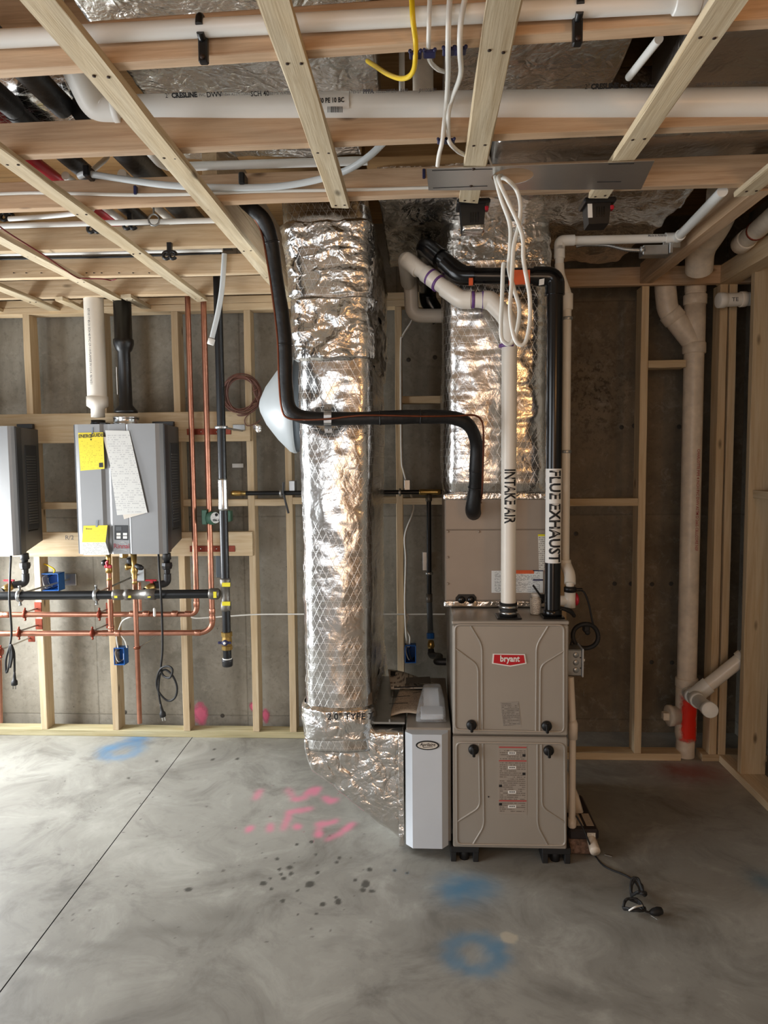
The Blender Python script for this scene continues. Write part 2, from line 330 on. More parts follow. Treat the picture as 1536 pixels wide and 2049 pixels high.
def lumber(name, a, b, wd, th, side, mat, parent=None, rough=.0012, skew=0.):
    """a sawn board from a to b (centre line); side = direction of the width wd; local X runs along the grain"""
    a, b = V(a), V(b); L = (b - a).length; x = (b - a).normalized(); y = (V(side) - x * V(side).dot(x)).normalized(); z = x.cross(y)
    n = max(3, int(L / .22)); c = .0022; ring = [(-wd / 2 + c, -th / 2), (wd / 2 - c, -th / 2), (wd / 2, -th / 2 + c), (wd / 2, th / 2 - c), (wd / 2 - c, th / 2), (-wd / 2 + c, th / 2), (-wd / 2, th / 2 - c), (-wd / 2, -th / 2 + c)]
    m = MB(); rnd = random.Random(hash((round(a.x, 3), round(a.y, 3), round(a.z, 3), name)) & 0xffff); vs = []
    for i in range(n + 1):
        t = -L / 2 + L * i / n
        for (p, q) in ring:
            k = rough
            vs.append((t + (skew * p if i in (0, n) else 0), p + rnd.uniform(-k, k), q + rnd.uniform(-k, k)))
    fs = [(i * 8 + k, i * 8 + (k + 1) % 8, (i + 1) * 8 + (k + 1) % 8, (i + 1) * 8 + k) for i in range(n) for k in range(8)] + [tuple(range(8))[::-1], tuple(range(n * 8, n * 8 + 8))]
    m.add(vs, fs); o = fin(name, m.mesh(name), mat, m.sm, parent)
    mw = Matrix.Translation((a + b) / 2) @ Matrix((x, y, z)).transposed().to_4x4()
    if parent is not None: mw = Matrix.Translation(-wpos(parent)) @ mw
    o.matrix_basis = mw; return o
def smooth_path(pts, r=.03, n=5):
    """polyline with rounded corners"""
    pts = [V(p) for p in pts]; out = [pts[0]]
    for i in range(1, len(pts) - 1):
        p, a, b = pts[i], pts[i - 1], pts[i + 1]; d1 = (a - p); d2 = (b - p)
        k = min(r, d1.length * .48, d2.length * .48); s, e = p + d1.normalized() * k, p + d2.normalized() * k
        for j in range(n + 1):
            t = j / n; out.append(s * (1 - t) ** 2 + p * 2 * t * (1 - t) + e * t * t)
    out.append(pts[-1]); return out
def spline(pts, n=8):
    pts = [V(p) for p in pts]; q = [pts[0] * 2 - pts[1]] + pts + [pts[-1] * 2 - pts[-2]]; out = []
    for i in range(1, len(q) - 2):
        p0, p1, p2, p3 = q[i - 1:i + 3]
        for j in range(n):
            t = j / n; out.append(.5 * ((2 * p1) + (p2 - p0) * t + (2 * p0 - 5 * p1 + 4 * p2 - p3) * t * t + (3 * p1 - p0 - 3 * p2 + p3) * t ** 3))
    out.append(pts[-1]); return out
def collar(m, p, d, r, l=.03, seg=16):
    d = V(d).normalized(); return m.lathe(V(p) - d * l / 2, d, [(0, r * .96), (.002, r), (l - .002, r), (l, r * .96)], seg)
def text(s, size, o, x, y, mat, parent, name='lettering', sx=1., bold=0., align='CENTER', bend=None, lift=.0006, font_shear=0., spacing=1., fit=None):
    """flat lettering: origin o, reading direction x, up y; bend=(axis point, radius) wraps it round a pipe"""
    cu = bpy.data.curves.new('t', 'FONT'); cu.body = s; cu.size = size; cu.align_x = align; cu.align_y = 'CENTER'; cu.offset = bold; cu.resolution_u = 2; cu.shear = font_shear; cu.space_character = spacing
    ob = bpy.data.objects.new('t', cu); C.objects.link(ob); dg = bpy.context.evaluated_depsgraph_get()
    me = bpy.data.meshes.new_from_object(ob.evaluated_get(dg)); bpy.data.objects.remove(ob); bpy.data.curves.remove(cu)
    x, y = V(x).normalized(), V(y).normalized(); n = x.cross(y)
    me.name = name
    if fit: xs_f = [v.co.x for v in me.vertices]; sx = fit / (max(xs_f) - min(xs_f))
    o = V(o); base = wpos(parent); me.transform(Matrix.Diagonal((sx, 1, 1, 1)))
    if bend:
        bm = bmesh.new(); bm.from_mesh(me)
        bmesh.ops.subdivide_edges(bm, edges=[e for e in bm.edges if e.calc_length() > bend * .3], cuts=4)
        for v in bm.verts:
            a = v.co.y / bend; v.co = x * v.co.x + y * (math.sin(a) * (bend + lift)) + n * (math.cos(a) * (bend + lift) - bend + .0006)
        bm.to_mesh(me); bm.free()
    else:
        for v in me.vertices: v.co = x * v.co.x + y * v.co.y + n * lift
    ob = fin(name, me, mat, None, parent, o - base); return ob
def plate(m, quad, n, t=.001):
    """thin plate: quad of points, thickened backwards"""
    return m.prism(quad, V(n).normalized() * -t)
FRONT = V((0, -1, 0))
def fq(Y, *px): return [P(x, y, Y) for x, y in px]
# --------------------------------------------------------------- soft wrapped ducts (grid lofts with UVs in metres)
def wrapped(name, sections, mat, parent, nper=64, amp=.006, seed=0., cap=True, dents=(), rnd=.035, crease=0., bulge=0.):
    """sections: list of (centre, half vector a, half vector b); rounded rectangles lofted and crumpled"""
    ns = len(sections); vs = []; us = []; per = []
    base = []
    for q in range(4):
        k = nper // 4
        for j in range(k): base.append((q, j / k))
    sg = [(1, 1), (-1, 1), (-1, -1), (1, -1)]
    L = 0.; vl = []
    for i, (c, a, b) in enumerate(sections):
        c, a, b = V(c), V(a), V(b)
        if i: L += (c - V(sections[i - 1][0])).length
        vl.append(L); A, B = a.length, b.length; an, bn = a.normalized(), b.normalized(); ax = an.cross(bn)
        for (q, t) in base:
            p0, p1 = sg[q], sg[(q + 1) % 4]; pu = p0[0] + (p1[0] - p0[0]) * t; pv = p0[1] + (p1[1] - p0[1]) * t
            x, y = pu * A, pv * B; r = min(rnd, A * .6, B * .6); ex, ey = abs(x) - (A - r), abs(y) - (B - r)
            nx, ny = (math.copysign(1, x) if abs(pu) >= .999 else 0), (math.copysign(1, y) if abs(pv) >= .999 else 0)
            if ex > 0 and ey > 0:
                d = math.hypot(ex, ey); nx, ny = math.copysign(ex / d, x), math.copysign(ey / d, y)
                x = math.copysign(A - r + ex / d * r, x); y = math.copysign(B - r + ey / d * r, y)
            p = c + an * x + bn * y; nn = (an * nx + bn * ny); nn = nn.normalized() if nn.length > 0 else bn
            h = noise.fractal(p * 6 + V((seed, 0, 0)), 1., 2., 4) * amp * 1.2 + (1 - abs(noise.noise(p * 13 + V((0, seed, 0)))) * 2) * amp * .55 + noise.noise(p * 2.1 + V((seed, seed, 0))) * amp * 1.6
            if crease: h += crease * (1 - abs(noise.noise(V((p.x * 5, p.y * 5, p.z * 26 + seed)))) * 2) * .4
            if bulge and abs(pv) >= .999: h += bulge * (1 - pu * pu)
            for (dc, dr, dd) in dents:
                e = (p - V(dc)); h -= dd * math.exp(-(e.length / dr) ** 2)
            vs.append(p + nn * h)
    n = len(base); fs = []; uvs = []
    for i in range(ns - 1):
        LA, LB = 2 * V(sections[i][1]).length, 2 * V(sections[i][2]).length; cum = [0, LA, LA + LB, 2 * LA + LB, 2 * (LA + LB)]
        up_ = lambda k: (cum[k * 4 // n] + (cum[k * 4 // n + 1] - cum[k * 4 // n]) * (k % (n // 4)) / (n // 4)) if k < n else cum[4]
        for k in range(n):
            k2 = (k + 1) % n; fs.append((i * n + k, i * n + k2, (i + 1) * n + k2, (i + 1) * n + k))
            u0, u1 = up_(k), up_(k + 1); uvs += [(u0, vl[i]), (u1, vl[i]), (u1, vl[i + 1]), (u0, vl[i + 1])]
    if cap:
        for i, rev in ((0, 1), (ns - 1, 0)):
            c = len(vs); cp = sum((vs[i * n + k] for k in range(n)), V()) / n; vs.append(cp)
            for k in range(n):
                f = (i * n + k, i * n + (k + 1) % n, c); fs.append(f[::-1] if rev else f); uvs += [(0, 0)] * 3
    cc = sum(vs, V()) / len(vs)
    me = bpy.data.meshes.new(name); me.from_pydata([tuple(v - cc) for v in vs], [], fs); ul = me.uv_layers.new(name='UVMap')
    ul.data.foreach_set('uv', [x for t in uvs for x in t])
    bm = bmesh.new(); bm.from_mesh(me); bmesh.ops.recalc_face_normals(bm, faces=bm.faces); bm.to_mesh(me); bm.free()
    o = fin(name, me, mat, [True] * len(me.polygons), parent, cc - (wpos(parent) if parent else V())); return o
def sect_z(prof, n):
    """prof: list of (z, xl, xr, yf, yb) top to bottom -> sections"""
    out = []; 
    for i in range(n + 1):
        z = prof[0][0] + (prof[-1][0] - prof[0][0]) * i / n
        for a, b in zip(prof, prof[1:]):
            if (a[0] - z) * (b[0] - z) <= 0 and a[0] != b[0]:
                t = (z - a[0]) / (b[0] - a[0]); xl, xr, yf, yb = [a[j] + (b[j] - a[j]) * t for j in (1, 2, 3, 4)]
                out.append((V(((xl + xr) / 2, (yf + yb) / 2, z)), V(((xr - xl) / 2, 0, 0)), V((0, -(yb - yf) / 2, 0)))); break
    return out
def sect_x(x0, x1, y0, y1, z0, z1, n): return [(V((x0 + (x1 - x0) * i / n, (y0 + y1) / 2, (z0 + z1) / 2)), V((0, (y1 - y0) / 2, 0)), V((0, 0, (z1 - z0) / 2))) for i in range(n + 1)]
# ================================================================== SETTING
YW = 4.11                                   # face of the cast wall
YS = 3.955                                  # front of the far stud frame
YR = 3.715                                  # front of the right-hand stud frame
XR = 1.80                                   # face of the right-hand cast wall
XL = -2.75; YB = -2.75; ZC = 2.93
def np_floor():
    import numpy as np
    p0, p1 = PZ(370, 1495, 0), PZ(0, 1985, 0); sl = (p1.x - p0.x) / (p1.y - p0.y)
    xc = lambda y: p0.x + (y - p0.y) * sl
    spots = []
    def spray(px, py, rx, ry, col, a, n=1):   # soft paint spot in floor metres
        q = PZ(px, py, 0); ex = abs(PZ(px + rx, py, 0).x - q.x); ey = abs(PZ(px, py - ry, 0).y - PZ(px, py + ry, 0).y) / 2
        spots.append((q.x, q.y, ex, ey, lin(col)[:3], a, 0))
    def ring(px, py, rx, ry, col, a):
        q = PZ(px, py, 0); ex = abs(PZ(px + rx, py, 0).x - q.x); ey = abs(PZ(px, py - ry, 0).y - PZ(px, py + ry, 0).y) / 2
        spots.append((q.x, q.y, ex, ey, lin(col)[:3], a, 1))
    B = (72, 124, 156); PK = (216, 128, 150)
    spray(930, 1777, 46, 26, B, .75); spray(905, 1785, 22, 22, B, .4); spray(968, 1770, 26, 18, B, .4)
    ring(950, 1908, 52, 34, B, .62); spray(985, 1905, 22, 16, B, .5); spray(1528, 1765, 26, 20, (78, 120, 140), .6)
    ring(243, 1502, 34, 15, (96, 140, 176), .6); spray(275, 1478, 22, 8, (70, 130, 180), .7); spray(225, 1497, 20, 5, (92, 146, 190), .5)
    spray(1390, 1545, 60, 18, (150, 40, 34), .6); spray(1360, 1540, 22, 9, (140, 36, 30), .5)
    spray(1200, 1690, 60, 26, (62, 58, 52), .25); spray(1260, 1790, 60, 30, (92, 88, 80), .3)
    DK = (92, 88, 81)
    for (x, y, a, b, al) in ((90, 1920, 60, 10, .35), (200, 1893, 50, 8, .3), (330, 1858, 34, 12, .3), (470, 1832, 60, 16, .28), (370, 1868, 90, 10, .25), (240, 1870, 26, 20, .2), (820, 1865, 70, 26, .28), (900, 1840, 60, 18, .25), (860, 1900, 40, 14, .3), (690, 1880, 60, 12, .2), (1130, 1990, 60, 22, .3), (1250, 2010, 70, 18, .25), (1240, 1870, 70, 22, .28), (1180, 1790, 90, 26, .22), (30, 1965, 30, 14, .3), (1080, 1840, 50, 24, .18)): spray(x, y, a, b, DK, al)
    # pink marker writing, dabbed stroke by stroke
    strokes = [[(575, 1580), (590, 1600), (612, 1596)], [(612, 1590), (622, 1582), (636, 1578), (628, 1590)], [(648, 1595), (660, 1604), (672, 1600)],
               [(578, 1625), (600, 1622), (622, 1618)], [(580, 1624), (574, 1642), (566, 1660)], [(540, 1662), (541, 1650)], [(592, 1652), (597, 1656)], [(636, 1648), (655, 1648), (672, 1642)],
               [(640, 1650), (637, 1668), (638, 1672)], [(655, 1680), (680, 1668), (700, 1652)], [(512, 1598), (520, 1582)], [(502, 1655), (496, 1662)], [(690, 1660), (706, 1648)]]
    for st in strokes:
        for a, b in zip(st, st[1:]):
            for k in range(7):
                t = k / 6; spray(a[0] + (b[0] - a[0]) * t, a[1] + (b[1] - a[1]) * t, 6.5, 4.2, PK, .30)
    rr = random.Random(3)
    damp = [(579, 1736, 12), (527, 1767, 10), (622, 1768, 13), (568, 1757, 8), (563, 1750, 6), (541, 1779, 6), (595, 1782, 6), (635, 1747, 7), (678, 1716, 6), (730, 1767, 13), (738, 1740, 9), (724, 1781, 10), (566, 1802, 7), (675, 1805, 10), (646, 1811, 9), (670, 1796, 5), (632, 1828, 4), (595, 1830, 4), (583, 1748, 8), (377, 1780, 12), (710, 1761, 6), (744, 1784, 7), (790, 1742, 6), (816, 1747, 5), (560, 1740, 6), (425, 1520, 9), (474, 1518, 9), (315, 1523, 6), (258, 1557, 5), (430, 1500, 8), (555, 1719, 6), (672, 1725, 8), (540, 1758, 5), (633, 1710, 5), (592, 1689, 6), (625, 1684, 8)]
    for (x, y, s) in damp: 
        for _ in range(2): spots.append((*PZ(x + rr.uniform(-2, 2), y + rr.uniform(-1, 1), 0)[:2], s * .0011, s * .0011 * rr.uniform(.9, 1.7), lin((78, 76, 70))[:3], .8, 2))
    for _ in range(90):
        x, y = rr.uniform(60, 760), rr.uniform(1520, 1900); spots.append((*PZ(x, y, 0)[:2], rr.uniform(.002, .006), rr.uniform(.002, .007), lin((84, 80, 74))[:3], .7, 2))
    spots.append((*PZ(1016, 1876, 0)[:2], .03, .03, lin((186, 176, 156))[:3], .8, 2))
    for side in (-1, 1):
        g0 = .0022 * side; ext = (5.3 if side > 0 else 4.2); st = .0062
        us = np.concatenate([np.arange(0, 3.3, st), np.linspace(3.3, ext, 6)]); ys = np.concatenate([np.linspace(YB - .1, .95, 12), np.arange(.96, 4.0, st), np.array([4.05, 4.3])])
        U, Yy = np.meshgrid(us, ys); X = (p0.x + (Yy - p0.y) * sl) + g0 + side * U
        col = np.zeros(X.shape + (4,)); 
        for (sx, sy, ex, ey, c, a, kind) in spots:
            msk = (abs(X - sx) < ex * 3.2 + .02) & (abs(Yy - sy) < ey * 3.2 + .02)
            if not msk.any(): continue
            x, y = X[msk], Yy[msk]; jit = np.array([noise.noise(V((p * 30, q * 30, 3.))) for p, q in zip(x, y)])
            d = np.sqrt(((x - sx) / ex) ** 2 + ((y - sy) / ey) ** 2)
            if kind == 1: al = a * np.exp(-((d - .95 + jit * .2) / .42) ** 2)
            elif kind == 2: al = a * np.clip((1.15 + jit * .5 - d) * 3, 0, 1)
            else: al = a * np.exp(-((d + jit * .25) ** 2) * .8)
            old = col[msk]; na = al + old[:, 3] * (1 - al); mixed = (np.array(c) * al[:, None] + old[:, :3] * (old[:, 3] * (1 - al))[:, None]) / np.maximum(na, 1e-6)[:, None]
            col[msk] = np.concatenate([mixed, na[:, None]], 1)
        ny, nx = X.shape; vs = np.stack([X, Yy, np.zeros_like(X)], -1).reshape(-1, 3)
        i = np.arange((ny - 1) * (nx - 1)); r_, c_ = i // (nx - 1), i % (nx - 1); a = r_ * nx + c_
        fs = np.stack([a, a + 1, a + nx + 1, a + nx], 1) if side > 0 else np.stack([a, a + nx, a + nx + 1, a + 1], 1)
        me = bpy.data.meshes.new('slab'); me.vertices.add(len(vs)); me.vertices.foreach_set('co', vs.ravel()); me.loops.add(len(fs) * 4); me.loops.foreach_set('vertex_index', fs.ravel().astype('i'))
        me.polygons.add(len(fs)); me.polygons.foreach_set('loop_start', np.arange(0, len(fs) * 4, 4, dtype='i')); me.polygons.foreach_set('loop_total', np.full(len(fs), 4, 'i')); me.update(calc_edges=True)
        ca = me.color_attributes.new('paint', 'FLOAT_COLOR', 'POINT'); ca.data.foreach_set('color', col.reshape(-1).astype('f'))
        fin('slab', me, 'floor_concrete', None, floor, -wpos(floor))
floor = struct('floor', MB().box((XL - .1, YB - .1, -.16), (XR + .1, YW + .1, -.022)), 'concrete_chip')
floor.location.z = floor.location.z
np_floor()
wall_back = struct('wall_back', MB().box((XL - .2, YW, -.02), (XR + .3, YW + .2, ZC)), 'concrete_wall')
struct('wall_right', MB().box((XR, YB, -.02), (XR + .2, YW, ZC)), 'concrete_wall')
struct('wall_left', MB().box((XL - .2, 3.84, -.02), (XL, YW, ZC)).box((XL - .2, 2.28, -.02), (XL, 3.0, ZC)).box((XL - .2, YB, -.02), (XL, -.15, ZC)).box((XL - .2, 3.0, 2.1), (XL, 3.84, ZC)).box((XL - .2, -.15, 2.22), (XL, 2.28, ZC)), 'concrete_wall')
struct('wall_front', MB().box((XL - .2, YB - .2, -.02), (-2.4, YB, ZC)).box((.32, YB - .2, -.02), (XR + .2, YB, ZC)).box((-.8, YB - .2, -.02), (-.52, YB, ZC)).box((-.52, YB - .2, 2.12), (.32, YB, ZC)).box((-2.4, YB - .2, -.02), (-.8, YB, .75)).box((-2.4, YB - .2, 2.12), (-.8, YB, ZC)), 'osb_wood')  # full-height opening made for the added warm area light
for px, py in ((1243, 855), (1268, 852), (1358, 854), (1425, 850), (1229, 1168), (1262, 1168), (1304, 1169), (1342, 1168), (1415, 1168), (1303, 1325), (1344, 1326), (1415, 1325), (1238, 1006), (1152, 1068), (817, 720), (870, 715), (250, 1425), (445, 1432)):
    q_ = P(px, py, YW); part('tie_hole', MB().lathe(q_, FRONT, [(-.01, .011), (.0006, .013), (.0012, .012)], 12), 'concrete_chip', wall_back)
ceiling = struct('ceiling', MB().box((XL - .2, YB - .2, ZC), (XR + .3, YW + .2, ZC + .02)), 'osb_wood')
# dropped 2x4 ceiling joists, front edge Y from the photo, level bottom at 2.47
ZJ = 2.47; JH = .089
XH = PZ(420, 415, ZJ).x
def joist(y, x0, x1, mat, nm='joist', sl=0.): return lumber(nm, (x0, y + .019 + x0 * sl, ZJ + JH / 2), (x1, y + .019 + x1 * sl, ZJ + JH / 2), JH, .038, (0, 0, 1), mat, ceiling)
joist(1.553, XL, XR, 'joist_wood', sl=-.043); joist(1.998, XL, XR, 'joist_wood', sl=-.018); joist(2.411, XL, XR, 'joist_wood', sl=-.015)
joist(2.902, XL, XH - .03, 'joist_pale'); joist(3.325, XL, XH - .03, 'joist_pale'); joist(3.712, XL, XH - .03, 'joist_pale')
joist(1.15, XL, XR, 'joist_wood'); joist(.72, XL, XR, 'joist_wood'); joist(.30, XL, XR, 'joist_wood'); joist(-.12, XL, XR, 'joist_wood'); joist(-.55, XL, XR, 'joist_wood')
lumber('header', (XH, 2.46, ZJ + .0475), (XH, YW - .01, ZJ + .0475), .092, .060, (0, 0, 1), 'joist_pale', ceiling)
lumber('header', (XH + .005, 2.46, ZJ + .19), (XH + .005, YW - .01, ZJ + .19), .18, .05, (0, 0, 1), 'joist_pale', ceiling)
# upper floor framing glimpsed between the ducts
bl = [(P(740, 292, 2.32), P(928, 286, 2.32), .12), ]
lumber('blocking', (P(735, 315, 2.62).x, 2.62, 2.665), (P(930, 315, 2.62).x, 2.62, 2.665), .24, .07, (0, 1, 0), 'osb_wood', ceiling)
for y in (1.42,): lumber('floor_joist', (XL, y, 2.80), (XR, y, 2.80), .235, .04, (0, 0, 1), 'joist_wood', ceiling)
lumber('floor_joist', (-2.6, 1.86, 2.78), (-.75, 1.86, 2.78), .20, .04, (0, 0, 1), 'joist_wood', ceiling)
# nails in the second joist from the wall
nl = MB()
for px in (175, 190, 205, 240, 268, 300, 55, 30, 85): nl.lathe(P(px + 0, 549 + (240 - px) * -.0 - 3, 3.322), (0, -1, -.25), [(0, .0016), (.012, .0016), (.0125, .003), (.014, .003)], 6)
part('nail', nl, 'nail', ceiling)['kind'] = 'stuff'
# furring strips: bottom-left edge pixel fixes X
def strip(px, py, y0, y1, label, wd=.064, lean=0., group=None):
    x = PZ(px, py, ZJ - .019).x + wd / 2
    o = lumber('furring_strip', (x, y0, ZJ - .0095), (x + lean, y1, ZJ - .0095), wd, .019, (1, 0, 0), 'furring_wood', None, .0022, random.uniform(-.25, .25))
    base = o.matrix_basis.inverted()
    for jy in (1.572 - .043 * x, 2.017 - .018 * x, 2.43 - .015 * x, 2.92, 3.344, 3.731):
        if y0 + .05 < jy < y1:
            for dx in (-.014, .016):
                m = MB().lathe((0, 0, 0), (0, 0, -1), [(-.002, .004), (.0008, .0042), (.0012, .002)], 8); s_ = fin('screw', m.mesh('screw'), 'nail', m.sm, o)
                s_.matrix_basis = base @ Matrix.Translation((x + dx, jy + random.uniform(-.006, .006), ZJ - .0195))
    return tag(o, label, 'furring strip', group)
strip(388, 400, .5, 3.86, 'rough furring strip running to the foil return riser, above the copper pipes', .066)
strip(657, 400, .5, 2.462, 'splintered furring strip ending in mid air in front of the foil riser top', .062)
strip(918, 400, .5, 2.445, 'furring strip crossing the steel plate beside its round hole', .066)
strip(1181, 391, .5, 2.440, 'furring strip under the far end of the steel plate, before the second black box', .064)
strip(1470, 393, .5, 2.46, 'rightmost furring strip, its sawn end showing near the drain pipes', .064)
strip(392, 602, .9, 3.80, 'knotty furring strip passing over the water heater and copper pipes', .058)
strip(233, 608, 1.4, 3.86, 'furring strip with a red wire along it, ending above the black flue', .062)
strip(122, 632, 1.9, 4.08, 'furring strip over the gap between the two water heaters', .062)
strip(150, 619, 3.70, 3.99, 'short furring offcut beside the white vent pipe top', .05)
strip(302, 629, 3.68, 4.09, 'short furring offcut behind the black flue top', .056)
strip(10, 632, 2.6, 4.08, 'leftmost furring strip reaching the wall plate', .05)
# ------------------------------------------------------------------ stud frames
ZT = P(300, 624, YS).z                      # underside of the top plate
fr = thing('stud_wall_frame', (-1.5, YS, 0), 'pale 2x4 stud wall frame carrying the two water heaters', 'wall frame')
FX1 = P(890, 1400, YS).x
ZS = .038
lumber('bottom_plate', (XL + .005, YS + .0445, ZS / 2), (FX1, YS + .0445, ZS / 2), .089, .038, (0, 1, 0), 'treated_wood', fr)
lumber('top_plate', (XL + .005, YS + .0445, ZT + .019), (FX1, YS + .0445, ZT + .019), .089, .038, (0, 1, 0), 'stud_wood', fr)
lumber('top_plate', (XL + .005, YS + .0445, ZT + .058), (FX1, YS + .0445, ZT + .058), .089, .038, (0, 1, 0), 'stud_wood', fr)
SX = [P(px, 1448, YS).x + .019 for px in (82, 225, 367, 506, 580, 796)]
for x in SX: lumber('stud', (x, YS + .0445, ZS + .001), (x, YS + .0445, ZT - .001), .089, .038, (0, 1, 0), 'stud_wood', fr)
lumber('stud', (SX[0] - .42, YS + .0445, ZS + .001), (SX[0] - .42, YS + .0445, ZT - .001), .089, .038, (0, 1, 0), 'stud_wood', fr)
xs = [SX[0] - .42] + SX
for a, b, py in ((0, 1, 1010), (1, 2, 1010), (3, 4, 1006), (4, 5, 1006), (5, 6, 1003)):
    z = P(500, py, YS).z; lumber('blocking', (xs[a] + .02, YS + .0445, z), (xs[b] - .02, YS + .0445, z), .089, .038, (0, 1, 0), 'stud_wood', fr)
z = P(860, 1003, YS).z; lumber('blocking', (xs[6] + .02, YS + .0445, z), (FX1, YS + .0445, z), .089, .038, (0, 1, 0), 'stud_wood', fr)
z = P(800, 800, YS).z; lumber('blocking', (xs[6] + .02, YS + .0445, z), (FX1, YS + .0445, z), .089, .038, (0, 1, 0), 'stud_wood', fr)
z0, z1 = P(20, 888, YS).z, P(20, 830, YS).z
lumber('ledger_board', (XL + .01, YS - .020, (z0 + z1) / 2), (P(503, 850, YS).x, YS - .020, (z0 + z1) / 2), z1 - z0, .038, (0, 0, 1), 'stud_wood', fr)
z0, z1 = P(420, 1111, YS).z, P(420, 1063, YS).z
lumber('ledger_board', (XL + .01, YS - .020, (z0 + z1) / 2), (P(508, 1085, YS).x, YS - .020, (z0 + z1) / 2), z1 - z0, .038, (0, 0, 1), 'stud_wood', fr)
text('R/2', .034, P(139, 1076, YS - .0395), (1, 0, 0), (0, 0, 1), 'ink_grey', fr, 'pencil_mark', 1.1)
# right-hand part of the far wall
f2 = thing('stud_wall_frame', (1.1, YR, 0), 'shaded stud wall frame behind the furnace flue and drain stack', 'wall frame')
ZR = P(1200, 574, YR).z; xa, xb = P(1100, 1500, YR).x, 1.60
lumber('bottom_plate', (xa, YR + .0445, .019), (P(1362, 1500, YR).x, YR + .0445, .019), .089, .038, (0, 1, 0), 'stud_wood', f2)
lumber('bottom_plate', (P(1405, 1500, YR).x, YR + .0445, .019), (XR - .004, YR + .0445, .019), .089, .038, (0, 1, 0), 'stud_wood', f2)
lumber('top_plate', (xa, YR - .003, ZR + .0445), (XR - .004, YR - .003, ZR + .0445), .089, .038, (0, 0, 1), 'joist_wood', f2)
for px in (1284, 1438, 1457): 
    x = P(px, 1000, YR).x; lumber('stud', (x, YR + .0445, .039), (x, YR + .0445, ZR - .001), .089, .038, (0, 1, 0), 'stud_wood', f2)
xs1 = P(1284, 1000, YR).x
x = P(1128, 1000, YR).x; lumber('stud', (x, YR + .0445, .039), (x, YR + .0445, ZR - .001), .089, .038, (0, 1, 0), 'stud_wood', f2)
z = P(1200, 1005, YR).z; lumber('blocking', (x + .02, YR + .0445, z), (xs1 - .02, YR + .0445, z), .089, .038, (0, 1, 0), 'stud_wood', f2)
z = P(1330, 728, YR).z; lumber('blocking', (xs1 + .02, YR + .0445, z), (P(1372, 728, YR).x, YR + .0445, z), .089, .038, (0, 1, 0), 'stud_wood', f2)
# side wall frame along the right
f3 = thing('stud_wall_frame', (1.6, 3.5, 0), 'side stud wall frame along the right, wide stud nearest', 'wall frame')
XS = P(1478, 1548, 3.50).x; SW = .118
for y in (3.50,): 
    lumber('stud', (XS + SW / 2 - (.045 if y > 3.6 else 0), y, .039), (XS + SW / 2 + (.0 if y < 3.6 else -.045), y, P(1480, 470, 3.5).z), SW, .038, (1, 0, 0), 'stud_wood', f3)
lumber('bottom_plate', (XS + SW / 2 - .005, .0, .019), (XS + SW / 2 - .005, YR - .005, .019), SW + .01, .038, (1, 0, 0), 'stud_wood', f3)
ztp = P(1446, 566, 3.66).z
lumber('top_plate', (P(1446, 568, 3.66).x + .045, 0.6, ztp + .05), (P(1446, 568, 3.66).x + .045, YR + .03, ztp + .05), .089, .09, (0, 0, 1), 'stud_wood', f3)
for y in (2.75, 2.3): lumber('stud', (XS + SW / 2, y, .039), (XS + SW / 2, y, ztp), SW, .038, (1, 0, 0), 'stud_wood', f3)
lumber('blocking', (XS + SW / 2 + .01, 2.78, P(1515, 990, 3.4).z), (XS + SW / 2 + .01, 3.48, P(1515, 990, 3.4).z), .10, .038, (1, 0, 0), 'stud_wood', f3)
# soffit edge board running along Y above the drain stack
xs_ = P(1280, 562, 3.69).x
sb = lumber('soffit_board', (xs_ + .03, 2.46, ZJ + .047), (xs_ + .03, YR - .024, ZJ + .047), .10, .06, (0, 0, 1), 'joist_wood', None)
tag(sb, 'heavy soffit board running front to back beside the small white condensate line', 'board')
pk = N('spray_pink'); g_n = pk.coord('Generated'); s3_ = pk.n('ShaderNodeVectorMath', operation='DISTANCE'); pk.l(pk.mapping(g_n, (1, 0, 1)), s3_.inputs[0]); s3_.inputs[1].default_value = (.5, 0, .5)
pk.set(.7, 0, lin((222, 110, 138))); pk.l(pk.math('MULTIPLY', pk.ramp(pk.math('ADD', s3_.outputs['Value'], pk.math('MULTIPLY', pk.math('SUBTRACT', pk.noise(pk.coord(), 22, 4), .5), .4)), .48, .2), .75), pk.b.inputs['Alpha']); M['spray_pink'] = pk.m
for (a_, b_, c_, d_) in ((384, 1402, 418, 1456), (498, 1403, 512, 1426), (522, 1415, 540, 1450)): part('spray_paint', MB().prism([P(a_, b_, YW - .001), P(c_, b_, YW - .001), P(c_, d_, YW - .001), P(a_, d_, YW - .001)], (0, .0008, 0)), 'spray_pink', wall_back, 'faded pink spray mark')
